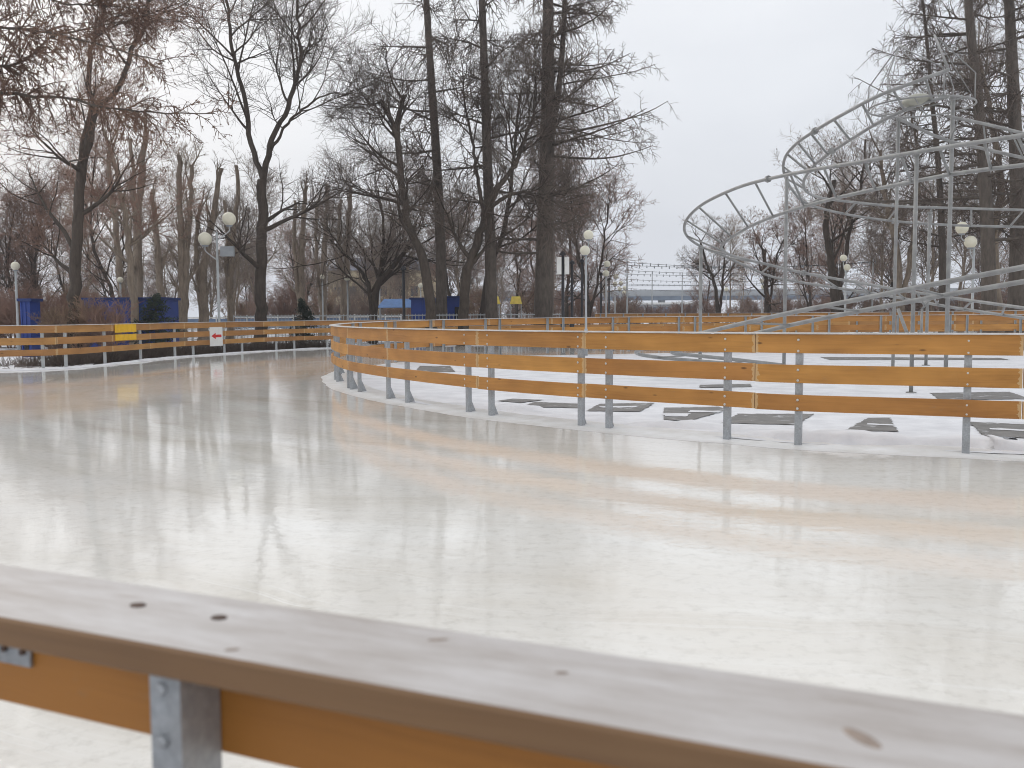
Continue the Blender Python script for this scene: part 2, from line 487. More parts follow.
# outer fence of the track, seen across the ice on the left and beyond
jo = []; d = OUTER.find(57, 0, OUTER.len*.5) % 2.45
while d < OUTER.len: jo.append(d); d += 2.45
po_ = [OUTER.find(x, 4, OUTER.len*.6) for x in (44, 67, 106, 142, 176, 194, 225, 243, 277, 295, 328)]
d = po_[0]-1.9
while d > 0: po_.append(d); d -= 1.9
d = max(po_)+1.6
k = 0
while d < OUTER.len: po_.append(d); k += 1; d += (.6, 1.85)[k % 2]
outer = fence(OUTER, jo, po_, 1.2, 'long orange board fence on the far outer side of the ice track', -1, mat=M['far_board'], detail=lambda p: False)

# fences further right beyond the coaster, on slightly raised ground
def simple_fence(pts, label, pitch=2.4, H=1.2, group=None):
    pa = Path(pts, 6); js = [i*pitch for i in range(int(pa.len/pitch)+1)]
    pp = []
    for q in js[:-1]: pp += [q+.3, q+1.6]
    return fence(pa, js, pp, H, label, 1, mat=M['far_board'], detail=lambda p: False)
simple_fence([P(835, 333, 38)*0+Vector((11.5, 39.5, .2)), Vector((17, 38.6, .22)), Vector((23, 38.0, .25)), Vector((30, 38.2, .25))], 'orange board fence right behind the coaster poles at the foot of the big larches')
simple_fence([Vector((4.6, 52.5, .22)), Vector((9, 53, .22)), Vector((14.5, 53, .2)), Vector((20, 52, .2)), Vector((26, 50, .25))], 'farthest orange fence in front of the string lights and bridge')

# ------------------------------------------------------------------ foreground fence
# cap edges lie at z = EYE-.36
ZC = EYE-.36
def onz(px, py, z): return G(px, py, z)
n0, n1 = onz(0, 618, ZC), onz(830, 768, ZC)
dirf = (n1-n0).normalized()
nrm = Vector((-dirf.y, dirf.x, 0))          # towards the ice
ca = n0-dirf*2.6; cb_ = n1+dirf*3.2
W = .176
ff = empty('rink_fence', (n0.x, n0.y, 0), 0, 'blurred nearest fence with a frosty grey cap board across the bottom', 'fence')
inv = -Vector(ff.location)
cl = [ca.lerp(cb_, i/8)+nrm*W/2 for i in range(9)]
for p in cl: p.z = 0
cp = [p+inv for p in cl]
capo = sweep('cap_board', cp, sec_rect(-W/2, W/2, ZC-.036, ZC, .004), M['cap'], ff)
# board below the cap, behind the posts, ice side
for (h0, h1) in ((.036, .150), (.32, .46), (.60, .76)):
    sweep('board', [p+Vector((0, 0, 0)) for p in cp], sec_rect(-.012, .02, ZC-h1, ZC-h0-.001), M['near_board'], ff)
def fpost(px):
    # U post on our side of the board
    q = onz(px, 690, ZC-.06); t = (q-n0).dot(dirf)
    c = n0+dirf*t+nrm*(W/2-.012); c.z = 0
    Mx = Matrix.Translation(c+inv) @ Matrix.Rotation(math.atan2(dirf.y, dirf.x), 4, 'Z')
    mb = MB(); hh = ZC-.037
    for (u0, u1, v0, v1) in ((-.033, .011, -.065, -.0605), (-.033, -.0285, -.0605, -.002), (.0065, .011, -.0605, -.002)):
        mb.box(((u0+u1)/2, (v0+v1)/2, hh/2), (u1-u0, v1-v0, hh), M=Mx)
    po = mb.build('post', M['steel'], ff)
    for zz in (ZC-.052, ZC-.112):
        bm = MB(); Mb = Mx @ Matrix.Translation((-.014, -.065, zz)) @ Matrix.Rotation(math.pi/2, 4, 'X')
        bm.lathe([(.0075, 0), (.0075, .005), (.004, .007), (.0005, .0072)], (0, 0, 0), 6); bm.v = [Mb @ v for v in bm.v]
        bm.build('bolt', M['steel'], po)
fpost(187)
q = onz(2, 668, ZC-.05); c = n0+dirf*((q-n0).dot(dirf))+nrm*(W/2-.016); Mx = Matrix.Translation(Vector((c.x, c.y, 0))+inv) @ Matrix.Rotation(math.atan2(dirf.y, dirf.x), 4, 'Z')
pl = MB().box((-.118, 0, ZC-.074), (.10, .004, .036), M=Mx).build('joint_plate', M['steel'], ff)
for xx in (-.079, -.113, -.153): MB().tube([Mx @ Vector((xx, -.0065, ZC-.072)), Mx @ Vector((xx, -.0020, ZC-.072))], .0045, 8).build('screw', M['screw'], pl)
for (px, py, r, e) in ((138, 605.5, .0085, 1.3), (219, 618, .0085, 1.25)):
    q = onz(px, py, ZC)+inv
    mb = MB(); Ms = Matrix.Rotation(math.atan2(dirf.y, dirf.x), 3, 'Z') @ Matrix.Diagonal((e, 1, 1))
    mb.lathe([(r, .0), (r*.95, .0014), (r*.5, .0020), (.0003, .0021)], q, 14, Ms)
    mb.build('screw', M['screw'], ff, True)
M['knot'] = simple('wood_knot', (.30, .24, .20), .7, .25, 60)
for (px, py, a, b, rot) in ((862, 738, .022, .0085, -1.2), (562, 673, .007, .0035, 0), (232, 650, .008, .0035, .2), (438, 640, .012, .003, .1)):
    q = onz(px, py, ZC)+inv
    mb = MB(); Ms = Matrix.Rotation(rot, 3, 'Z') @ Matrix.Diagonal((a, b, 1))
    mb.lathe([(1, 0), (.9, .0009), (.5, .0011), (.001, .0012)], q, 18, Ms)
    mb.build('knot', M['knot'], ff, True)

# ------------------------------------------------------------------ ground, ice, island
def sheet(name, poly, z, mat, kind='structure'):
    mb = MB(); mb.v = [Vector((p[0], p[1], z)) for p in poly]; mb.f = [list(range(len(poly)))]
    me = bpy.data.meshes.new(name); me.from_pydata([tuple(v) for v in mb.v], [], mb.f)
    me.materials.append(mat); o = bpy.data.objects.new(name, me); COL.objects.link(o)
    import bmesh
    bm = bmesh.new(); bm.from_mesh(me); bmesh.ops.triangulate(bm, faces=bm.faces[:])
    for f_ in bm.faces:
        if f_.normal.z < 0: f_.normal_flip()
    bm.to_mesh(me); bm.free()
    o['kind'] = kind; return o
sheet('ground', [(-900, -60), (900, -60), (900, 1500), (-900, 1500)], -.03, M['ground'])
left_hand = [p+Vector((0, 0, 0)) for p in OUTER.seg(0, OUTER.len, 1.0, off=-.06)]
fline = [cl[0]-dirf*24, cl[0], cl[-1], cl[-1]+dirf*30]
icep = [(p.x, p.y) for p in left_hand]+[(50, 34), (50, fline[-1].y)]+[(p.x-nrm.x*.15, p.y-nrm.y*.15) for p in fline[::-1]]+[(-32, 14)]
sheet('ice', icep, 0.0, M['ice'])
# raised snowy island inside the loop
isl = [(p.x, p.y) for p in INNER.seg(0, INNER.len, .5, off=-.10)]+[(45, 31), (45, 8.35)]
def edge_strip(name, path, a, b, offs, mat, jit=.03, step=.15):
    """ribbon along a path: offs = [(offset, height)]"""
    n = int((b-a)/step); V = []; Fc = []; m = len(offs)
    rj = np.convolve(RNG.normal(0, 1, n+9), np.ones(5)/5, 'same'); rh = np.convolve(RNG.normal(0, 1, n+9), np.ones(7)/7, 'same')
    for i in range(n+1):
        d = a+(b-a)*i/n; t = path.tan(d); p = path.at(d); nn = Vector((-t.y, t.x, 0))
        for k, (o, h) in enumerate(offs):
            w = 0 if k == m-1 else 1
            q = p+nn*(o+rj[i]*jit*w*(1 if k < 2 else .6)); q.z = h+(rh[i]*jit*.35 if 0 < k < m-1 else 0)
            V.append(tuple(q))
    for i in range(n):
        for k in range(m-1):
            Fc.append([i*m+k, i*m+k+1, (i+1)*m+k+1, (i+1)*m+k])
    me = bpy.data.meshes.new(name); me.from_pydata(V, [], Fc); me.materials.append(mat)
    me.polygons.foreach_set('use_smooth', [True]*len(me.polygons))
    o = bpy.data.objects.new(name, me); COL.objects.link(o); o['kind'] = 'structure'; return o
sheet('snow_field', isl, .022, M['snow'])
edge_strip('snow_rim', INNER, 0, INNER.len, [(.26, .001), (.15, .008), (.05, .016), (-.12, .024), (-.30, .030), (-.50, .020)], M['rim'], .035)
edge_strip('snow_bank', INNER, 0, INNER.find(420, 0, tipd), [(-.42, .02), (-.52, .055), (-.75, .065), (-1.0, .05), (-1.2, .02)], M['snow'], .22, .12)
edge_strip('snow_rim', OUTER, 0, OUTER.len, [(.25, -.03), (.1, .04), (0, .05), (-.06, .04), (-.13, .002)], M['snow'], .06)

def behind_outer(a, b, o0, o1, name, z, mat, jit=.35, step=.4):
    d0, d1 = OUTER.find(a, 0, OUTER.len*.6), OUTER.find(b, 0, OUTER.len*.6)
    if a < -50: d0 = 0
    A = []; B = []; n = int((d1-d0)/step)
    for i in range(n+1):
        d = d0+(d1-d0)*i/n; p = OUTER.at(d); t = OUTER.tan(d); nn = Vector((-t.y, t.x, 0))
        u = p+nn*o0; v = p+nn*(o1+random.uniform(-jit, jit)*(1 if o1 > 1 else .3)); A.append((u.x, u.y)); B.append((v.x, v.y))
    sheet(name, A+B[::-1], z, mat)
vg = [(p.x, p.y) for p in OUTER.seg(0, OUTER.find(95, 0, OUTER.len*.6), .5, off=.1)]
sheet('snow_verge', vg+[(-13.5, 31), (-15.5, 35), (-20, 36.5), (-27, 36)], .01, M['snow'])
sheet('snowy_path', [(-26, 45), (-16, 47.5), (-6, 49), (4, 49.6), (14, 50), (14, 51.8), (4, 51.4), (-6, 51), (-16, 49.8), (-26, 47.6)], .0, M['snow'])
# bare asphalt showing through the snow
def patch(px_pts):
    pts = [G(x, y, .026) for x, y in px_pts]; out = []
    for i in range(len(pts)):
        a, b = pts[i], pts[(i+1) % len(pts)]; n = max(2, int((b-a).length/.06))
        for k in range(n):
            q = a.lerp(b, k/n); out.append((q.x+random.uniform(-.018, .018), q.y+random.uniform(-.025, .025)))
    return out
patches = [
 [(664, 408), (720, 407), (727, 410), (690, 421), (664, 420)],
 [(738, 414), (815, 414), (795, 425), (722, 423)],
 [(868, 418), (890, 418), (898, 432), (846, 430)],
 [(968, 422), (1060, 426), (1100, 440), (985, 437)],
 [(512, 399), (545, 400), (520, 403), (497, 401)],
 [(535, 402), (582, 404), (578, 408), (520, 407)],
 [(600, 404), (655, 403), (640, 412), (586, 411)],
 [(820, 357), (1000, 358), (1010, 360), (830, 360)],
 [(930, 393), (1010, 392), (1030, 399), (940, 400)],
 [(700, 385), (750, 384), (752, 387), (700, 388)],
 [(425, 352), (500, 352), (505, 357), (430, 357)],
 [(420, 366), (450, 366), (455, 372), (415, 372)],
]
for pp in patches: sheet('asphalt', patch(pp), .030+random.random()*.002, M['asphalt'])
for pp in ([(690, 411), (722, 411.5), (719, 413), (688, 412.6)], [(600, 407), (640, 406.5), (636, 408), (602, 408.3)], [(868, 424), (893, 425), (893, 426.4), (868, 425.4)], [(990, 429), (1050, 431), (1050, 432.6), (992, 430.4)], [(664, 414), (690, 414), (686, 417), (664, 417)]):
    sheet('snow_strip', patch(pp), .036, M['snow'])
# ------------------------------------------------------------------ coaster track
co = empty('coaster_track', (8, 20, 0), 0, 'pale grey helical roller coaster track of pipe rails on slender poles', 'roller coaster')
cinv = -Vector(co.location)
def pt(l): return [P(*q) for q in l]
def curve(l, per=10): return [v for v in catmull([P(*q) for q in l], per)]
def rail(l, r=.033):
    pts = [p+cinv for p in curve(l)]
    MB().tube(pts, r, 10).build('rail', M['pipe'], co, True); return pts
def resample(pts, n):
    L = [0]
    for i in range(1, len(pts)): L.append(L[-1]+(pts[i]-pts[i-1]).length)
    out = []
    for k in range(n):
        d = L[-1]*(k+.5)/n; i = min(len(pts)-1, max(1, int(np.searchsorted(L, d))))
        out.append(pts[i-1].lerp(pts[i], (d-L[i-1])/(L[i]-L[i-1])))
    return out
def ties(a, b, n, r=.017, skew=0):
    A, B = resample(a, n), resample(b, n)
    for i in range(n):
        j = min(n-1, i+skew)
        MB().tube([A[i], B[j]], r, 6).build('cross_tie', M['pipe'], co, True)
A1 = rail([(949, 69.5, 17.5), (915, 82, 17.6), (878, 96, 18.0), (840, 116, 19.0), (813, 132, 20.2), (795, 145, 21.4), (785, 158, 22.6), (784, 173, 23.6), (793, 191, 24.6), (808, 204, 25.4), (845, 214, 26), (893, 221, 26), (950, 225, 25.5), (1024, 227, 25), (1090, 228, 24)])
A2 = rail([(949, 96, 18.6), (915, 106, 18.7), (880, 122, 19.0), (850, 140, 19.8), (826, 156, 21), (812, 168, 22.0), (804, 181, 22.9), (806, 191, 23.6), (818, 197, 24.2), (843, 201, 24.6), (893, 206, 24.6), (950, 208, 24.2), (1024, 210, 23.8), (1090, 211, 22.8)])
B1 = rail([(1090, 124, 13.6), (1024, 135, 14.4), (960, 145, 15.4), (911, 153, 16.3), (860, 162, 17.4), (815, 169.5, 18.8), (768, 179, 20.4), (738, 187.5, 21.6), (708, 201, 23), (692, 213, 24), (684.5, 225, 25), (687, 236, 25.8), (700, 246, 26.5), (720, 254, 27), (748, 267, 27.2), (770, 276, 27), (793, 281, 26.5), (857, 291, 25), (895, 297, 24), (950, 307, 22.5), (1024, 318, 20.5), (1080, 326, 19)], .036)
B2 = rail([(1090, 157, 14.5), (1024, 165, 15.3), (960, 173, 16.4), (911, 182, 17.4), (860, 192.5, 18.6), (815, 203.5, 20.0), (782, 213.5, 21.3), (755, 224, 22.5), (735, 235, 23.5), (723, 244, 24.3), (722, 249, 25), (733, 256, 25.6), (770, 265, 25.8), (804, 273, 25.4), (860, 283, 24), (906, 291, 22.9), (960, 299, 21.5), (1024, 308, 19.7), (1080, 316, 18.2)], .036)
C1 = rail([(1090, 254, 12.6), (1024, 267, 13.3), (940, 283, 14.2), (860, 299, 15.2), (780, 315, 16.4), (706, 332, 17.8), (660, 344, 19), (636, 352, 20.2), (655, 357, 21.2), (700, 361, 21.6), (760, 366, 21.6)], .04)
C2 = rail([(1090, 270, 13.3), (1024, 281.5, 14.0), (940, 296, 15), (860, 311, 16), (800, 323, 17), (757, 333, 17.8), (700, 346, 19), (672, 352, 19.8), (690, 355, 20.6), (730, 359, 20.9), (782, 365, 20.9)], .04)
ties(C1, C2, 8, .02)
D1 = rail([(947, 116, 18.5), (985, 124, 17.8), (1024, 133.5, 17.2), (1085, 148, 16.4)], .03)
D2 = rail([(897, 118, 18.7), (942, 138.5, 18.6), (985, 149, 18), (1024, 158, 17.4), (1085, 172, 16.6)], .03)
ties(D1, D2, 5, .015, 1)
def pole(px, ytop, ybase=None, depth=None, r=.045, flange=True):
    if depth is None: b = G(px, ybase, .02)
    else:
        b = P(px, 360, depth); b.z = .02
    top = P(px, ytop, b.y); b2 = Vector((b.x, b.y, .02)); t2 = Vector((b.x, b.y, top.z))
    m = MB().tube([b2+cinv, t2+cinv], r, 10)
    po = m.build('support_pole', M['pipe'], co, True)
    MB().lathe([(r, 0), (r*2.6, 0), (r*2.6, .02), (r, .022)], b2+cinv, 10).build('foot_flange', M['pipe'], po)
    MB().lathe([(r*1.0, -.05), (r*1.5, -.05), (r*1.5, 0), (r, 0)], t2+cinv, 10).build('top_collar', M['pipe'], po)
    return b2, t2
pole(911, 153, 393, r=.034)
pole(700, 247, 366, r=.045)
pole(784, 172, None, 23.4, r=.043)
pole(893, 118, None, 19.2, r=.033)
pole(946, 97, None, 18.7, r=.040)
pole(926, 212, None, 24.5, r=.04)
pole(1062, 128, None, 14.2, r=.05)
pole(1040, 212, None, 24, r=.05)
for (x, y0, y1, dd) in ((989, 305, 330, 20.6),):
    pass
MB().tube([P(898, 309, 17.2)+cinv, P(907, 333, 17)+cinv], .03, 8).build('brace', M['pipe'], co, True)
MB().tube([P(922, 309, 17.5)+cinv, P(930, 300, 17.4)+cinv], .02, 8).build('brace', M['pipe'], co, True)
MB().tube([P(922, 309, 17.5)+cinv, P(921, 345, 17.4)+cinv], .025, 8).build('brace', M['pipe'], co, True)
MB().tube([P(917, 293, 16.5)+cinv, P(925, 306, 16.6)+cinv], .02, 8).build('brace', M['pipe'], co, True)
def ties_px(a, b, prs, r=.026):
    pa = [proj(v-cinv) for v in a]; pb = [proj(v-cinv) for v in b]
    def near(lst, pr, q):
        i = min(range(len(lst)), key=lambda k: (pr[k][0]-q[0])**2+(pr[k][1]-q[1])**2); return lst[i]
    for (x0, y0, x1, y1) in prs:
        MB().tube([near(a, pa, (x0, y0)), near(b, pb, (x1, y1))], r, 6).build('cross_tie', M['pipe'], co, True)
def collar(q, nxt):
    a, b = P(*q)+cinv, P(*nxt)+cinv; t = (b-a).normalized()
    MB().tube([a-t*.03, a+t*.03], .075, 8).build('rail_flange', M['pipe'], co)
for q, nx in (((768, 179, 20.4), (738, 187.5, 21.6)), ((815, 131, 20.1), (795, 145, 21.4)), ((832, 151, 20.5), (812, 168, 22)), ((893, 221, 26), (950, 225, 25.5)), ((804, 273, 25.4), (860, 283, 24))):
    collar(q, nx)
ties_px(A1, A2, [(788, 178, 805, 188), (784, 167, 803, 182), (788, 155, 806, 170), (798, 143, 815, 163), (812, 133, 828, 153), (834, 120, 851, 140), (864, 106, 875, 126), (894, 89, 904, 110), (925, 79, 932, 101), (808, 204, 822, 198), (845, 214, 858, 203), (890, 221, 900, 206), (930, 224, 932, 207), (968, 226, 972, 209), (1012, 227, 1022, 210), (1050, 228, 1062, 211)])
ties_px(B1, B2, [(688, 236, 724, 252), (687, 221, 722, 243), (700, 208, 732, 236), (724, 194, 748, 227), (754, 183, 772, 217), (789, 175, 804, 206), (826, 168, 838, 198), (864, 161, 874, 190), (900, 155, 909, 182), (940, 148, 948, 175), (982, 141, 990, 169), (1020, 136, 1030, 164), (1062, 129, 1070, 160),
 (703, 248, 733, 256), (729, 258, 757, 263), (762, 273, 770, 265), (800, 283, 788, 270), (838, 289, 822, 276), (870, 293, 856, 282), (903, 298, 890, 288), (935, 304, 930, 294), (965, 309, 970, 300), (1000, 314, 1008, 306), (1040, 321, 1048, 311)])
# top ring with apex frame and saucer lamp
rc = P(921, 107, 19.0)+cinv
ring = [rc+Vector((math.cos(a)*.98, math.sin(a)*.98, 0)) for a in [2*math.pi*i/32 for i in range(33)]]
MB().tube(ring, .018, 8, False).build('top_ring', M['pipe'], co, True)
def strut(a, b, r=.012): MB().tube([a, b], r, 6).build('apex_strut', M['pipe'], co, True)
ap = [rc+Vector((-.42, .1, 1.2)), rc+Vector((.14, -.2, 1.32))]
rp = [rc+Vector((math.cos(a)*.98, math.sin(a)*.98, 0)) for a in (R(150), R(210), R(320), R(30), R(270))]
for i, (p, q) in enumerate(((rp[0], 0), (rp[1], 0), (rp[2], 1), (rp[3], 1), (rp[4], 0))):
    kn = p+Vector((0, 0, .5)); strut(p, kn); strut(kn, ap[q]); strut(p, ap[q], .008)
strut(ap[1], P(949, 70, 17.5)+cinv, .022); strut(rp[2], P(949, 96, 18.6)+cinv); strut(rp[3], P(946, 97, 18.7)+cinv)
for a in (60, 120, 240, 300): strut(rc+Vector((math.cos(R(a))*.98, math.sin(R(a))*.98, 0)), rc+Vector((0, 0, -.02)), .014)
sl = MB(); sc_ = P(916, 101, 18.8)+cinv
sl.lathe([(.001, -.11), (.16, -.10), (.27, -.02), (.28, .02), (.2, .09), (.06, .13), (.001, .135)], sc_, 20, Matrix.Rotation(R(-10), 3, 'Y'))
o = sl.build('saucer_lamp', simple('lamp_dish', (.40, .39, .33), .5, .1, 4), co, True)
# small white notice plates on posts of the ring area
# ------------------------------------------------------------------ tree generator (numpy)
def nrmz(a): return a/np.maximum(1e-9, np.linalg.norm(a, axis=-1, keepdims=True))
def paths(start, dirs, length, N, wander, trop, rng):
    B = len(start); out = np.zeros((B, N, 3)); out[:, 0] = start; d = nrmz(dirs.copy())
    for i in range(1, N):
        d = d+rng.normal(0, wander, (B, 3)); d[:, 2] += trop; d = nrmz(d)
        out[:, i] = out[:, i-1]+d*(length/(N-1))[:, None]
    return out
def spawn(Pp, Rp, count, t0, t1, ang, length, N, wander, trop, rmul, rend, rng, lenfall=.6, rmax=9):
    B, n, _ = Pp.shape; idx = np.repeat(np.arange(B), count); K = len(idx)
    t = t0+(t1-t0)*rng.random(K); x = t*(n-1); i = np.minimum(n-2, x.astype(int)); f = (x-i)[:, None]
    a = Pp[idx, i]; b = Pp[idx, i+1]; s = a*(1-f)+b*f; tg = nrmz(b-a)
    rr = (Rp[idx, i]*(1-f[:, 0])+Rp[idx, i+1]*f[:, 0])
    rnd = rng.normal(0, 1, (K, 3)); per = nrmz(rnd-tg*(rnd*tg).sum(1, keepdims=True))
    an = np.radians(ang[0]+(ang[1]-ang[0])*rng.random(K))[:, None]
    d = tg*np.cos(an)+per*np.sin(an)
    plen = np.linalg.norm(Pp[:, -1]-Pp[:, 0], axis=1)[idx]
    L = length*(1-lenfall*t)*(.6+.8*rng.random(K))
    L = np.minimum(L, plen*.9)
    C = paths(s, d, L, N, wander, trop, rng)
    r0 = np.minimum(rr*rmul, rmax); Rr = r0[:, None]*(1-np.linspace(0, 1, N)[None]**.9)+rend
    return C, Rr
def tubes(groups, name, mat, parent):
    V = []; Fq = []; off = 0
    for (Pt, Rr, S) in groups:
        B, N, _ = Pt.shape
        if B == 0: continue
        ax = nrmz(Pt[:, -1]-Pt[:, 0]+1e-6); ref = np.where(np.abs(ax[:, 2:3]) > .9, [[1., 0, 0]], [[0, 0, 1.]])
        u = nrmz(np.cross(ax, ref)); w = np.cross(ax, u)
        an = 2*np.pi*np.arange(S)/S
        ringv = u[:, None, None]*np.cos(an)[None, None, :, None]+w[:, None, None]*np.sin(an)[None, None, :, None]
        vv = Pt[:, :, None]+ringv*Rr[:, :, None, None]
        V.append(vv.reshape(-1, 3))
        b = (np.arange(B)*N*S)[:, None, None]; i = (np.arange(N-1)*S)[None, :, None]; k = np.arange(S)[None, None, :]; j = (k+1) % S
        q = np.stack([b+i+k, b+i+j, b+i+S+j, b+i+S+k], -1).reshape(-1, 4)+off
        Fq.append(q); off += B*N*S
    return raw_mesh(name, np.concatenate(V), np.concatenate(Fq), 4, mat, parent)
def raw_mesh(name, V, Fq, k, mat, parent, smooth=True):
    me = bpy.data.meshes.new(name); me.vertices.add(len(V)); me.vertices.foreach_set('co', V.astype(np.float32).ravel())
    me.loops.add(len(Fq)*k); me.loops.foreach_set('vertex_index', Fq.astype(np.int32).ravel())
    me.polygons.add(len(Fq)); me.polygons.foreach_set('loop_start', np.arange(len(Fq), dtype=np.int32)*k)
    me.polygons.foreach_set('loop_total', np.full(len(Fq), k, dtype=np.int32))
    me.polygons.foreach_set('use_smooth', np.full(len(Fq), smooth))
    me.update(calc_edges=True); me.materials.append(mat)
    o = bpy.data.objects.new(name, me); COL.objects.link(o); o.parent = parent; return o
def tufts(pts, size, rng, name, mat, parent, hang=.0):
    K = len(pts); a = nrmz(rng.normal(0, 1, (K, 3))+np.array([0, 0, -hang])); b = nrmz(rng.normal(0, 1, (K, 3)))
    s = size*(.5+rng.random(K))[:, None]
    V = np.stack([pts-b*s*.18, pts+b*s*.18, pts+a*s], 1).reshape(-1, 3)
    return raw_mesh(name, V, np.arange(K*3).reshape(-1, 3), 3, mat, parent, False)
def spline_np(ctrl, n):
    c = catmull(ctrl, 6); p = np.array([tuple(v) for v in c]); L = np.r_[0, np.cumsum(np.linalg.norm(np.diff(p, axis=0), axis=1))]
    t = np.linspace(0, L[-1], n); return np.stack([np.interp(t, L, p[:, k]) for k in range(3)], 1)

def deciduous(rng, parent, stems, bark_m, twig_m, n1=14, n2=8, n3=7, n4=5, l1=5.0, t0=.35, trop=.04, ang=(30, 65), seeds=0, twr=.006, seed_m=None):
    """stems: list of (ctrl points, r0, r1, n1-multiplier)"""
    G0 = []; tr = []; tw = []; ends = []
    for (ctrl, r0, r1, mul) in stems:
        N = 22; p = spline_np(ctrl, N)[None]; z = np.linspace(0, 1, N)
        rr = (r0*(1-z)+r1*z); base = p[0, :, 2]; rr = rr*(1+.5*np.exp(-np.maximum(base, 0)/.35)*(1 if ctrl[0][2] < .3 else 0))
        p[0, 1:] += rng.normal(0, .03, (N-1, 3)); rr = rr[None]
        tr.append((p, rr, 9))
        k1 = max(1, int(n1*mul))
        a, ra = spawn(p, rr, k1, t0, 1, ang, l1*1.15, 11, .095, trop, .5, .007, rng, .45)
        tr.append((a, ra, 5))
        b, rb = spawn(a, ra, n2, .2, 1, (25, 60), l1*.62, 8, .10, trop*.9, .5, .0055, rng); tr.append((b, rb, 4))
        c, rc2 = spawn(b, rb, n3, .12, 1, (25, 60), l1*.34, 6, .12, trop*.6, .55, twr*.62, rng); tw.append((c, rc2, 3))
        if n4:
            d, rd = spawn(c, rc2, n4, .1, 1, (25, 60), l1*.17, 4, .14, 0, .6, twr*.55, rng); tw.append((d, rd, 3)); ends.append(d[:, -1])
        else: ends.append(c[:, -1])
    tubes(tr, 'trunk', bark_m, parent); tubes(tw, 'crown', twig_m, parent)
    if seeds:
        e = np.concatenate(ends); sel = rng.random(len(e)) < seeds; e = e[sel]
        e = np.repeat(e, 3, 0)+rng.normal(0, .06, (len(e)*3, 3))
        tufts(e, .12, rng, 'seed_cluster', seed_m or M['seed'], parent, 1.0)

def larch(rng, parent, ctrl, r0, r1, nb=80, zlo=4.5, blen=5.0, second=None, dens=1.0, az=None):
    N = 30; p = spline_np(ctrl, N)[None]; z = np.linspace(0, 1, N); rr = (r0*(1-z)+r1*z)
    rr = (rr*(1+.35*np.exp(-np.maximum(p[0, :, 2], 0)/.5)))[None]
    tr = [(p, rr, 12)]; main = [(p[0], rr[0])]
    if second: # a second leader
        q = spline_np(second[0], 20)[None]; r2 = np.linspace(second[1], second[2], 20)[None]; tr.append((q, r2, 9)); main.append((q[0], r2[0]))
    S = []; D = []; L = []; RR = []
    for (pp, r_) in main:
        H = pp[-1, 2]; k = nb if pp is p[0] else nb//3
        hz = np.linspace(max(zlo, pp[0, 2]), H*.99, k)+rng.normal(0, .12, k)
        for h in hz:
            h = min(H, max(pp[0, 2], h)); x = np.interp(h, pp[:, 2], pp[:, 0]); y = np.interp(h, pp[:, 2], pp[:, 1])
            a = rng.random()*2*np.pi if az is None else az[0]+rng.normal(0, az[1])
            S.append((x, y, h)); D.append((math.cos(a), math.sin(a), rng.uniform(-.12, .22)))
            prof = min(1, (h-zlo+2.5)/4)*max(.12, 1-(h/H)**1.8)
            L.append(blen*prof*rng.uniform(.55, 1.1)); RR.append(np.interp(h, pp[:, 2], r_)*.24+.008)
    S = np.array(S); D = np.array(D); L = np.array(L); RR = np.minimum(np.array(RR), .07)
    a = paths(S, D, L, 10, .055, -.012, rng); a[:, :, 2] += (np.linspace(0, 1, 10)**3*.14)[None]*L[:, None]
    ra = RR[:, None]*(1-np.linspace(0, 1, 10)[None]*.85)+.004
    b, rb = spawn(a, ra, int(20*dens), .10, 1, (45, 75), 1.5, 5, .09, -.09, .5, .0062, rng, .45)
    b[:, :, 2] -= (np.linspace(0, 1, 5)**1.5*.10)[None]
    c, rc2 = spawn(b, rb, int(6*dens), .15, 1, (35, 75), .42, 3, .10, -.14, .6, .0048, rng, .3)
    tr.append((a, ra, 4))
    tubes(tr, 'trunk', M['bark_larch'], parent); tubes([(b, rb, 3), (c, rc2, 3)], 'crown', M['twig_dark'], parent)
    e = c[:, -1]; e = e[rng.random(len(e)) < .55]
    tufts(np.concatenate([e, c[:, 1][::3]]), .05, rng, 'cone_cluster', M['twig_dark'], parent, .8)

def tree_root(name, px, depth, label, group=None, cat='tree', z=-.03):
    b = P(px, 316, depth); return empty(name, (b.x, b.y, z), 0, label, cat, group)
def loc(root, l, depth):            # trunk line read as spots in the photo at the tree's own distance
    out = []
    for q in l:
        dd = depth+(q[2] if len(q) > 2 else 0); v = P(q[0], q[1], dd)-Vector(root.location); out.append(tuple(v))
    out[0] = (out[0][0], out[0][1], 0.0) if len(l[0]) < 3 else out[0]
    return out
def rg(s): return np.random.default_rng(s)

# --- the big larches, centre
d = 46.5
t = tree_root('larch_tree', 545, d, 'massive larch, thickest trunk in the centre, with drooping twiggy boughs against the sky')
larch(rg(1), t, loc(t, [(543, 316), (545, 240), (547, 150), (548, 60), (548, -60), (549, -190)], d), .50, .12, 125, 4.4, 7.4,
      second=(loc(t, [(549, 150, 0), (558, 95, -.2), (563, 40, -.4), (566, -40, -.6), (568, -150, -.8)], d), .17, .06))
d = 45
t = tree_root('larch_tree', 491, d, 'straight tall larch standing just left of the thickest centre trunk')
larch(rg(2), t, loc(t, [(492, 316), (490, 240), (487, 150), (484, 60), (480, -60), (476, -190)], d), .30, .08, 80, 6.6, 5.0)
d = 47
t = tree_root('larch_tree', 438, d, 'slim straight larch rising beside the blue kiosk')
larch(rg(3), t, loc(t, [(442, 316), (440, 230), (436, 150), (430, 60), (424, -40), (417, -180)], d), .29, .08, 80, 7.4, 5.0)
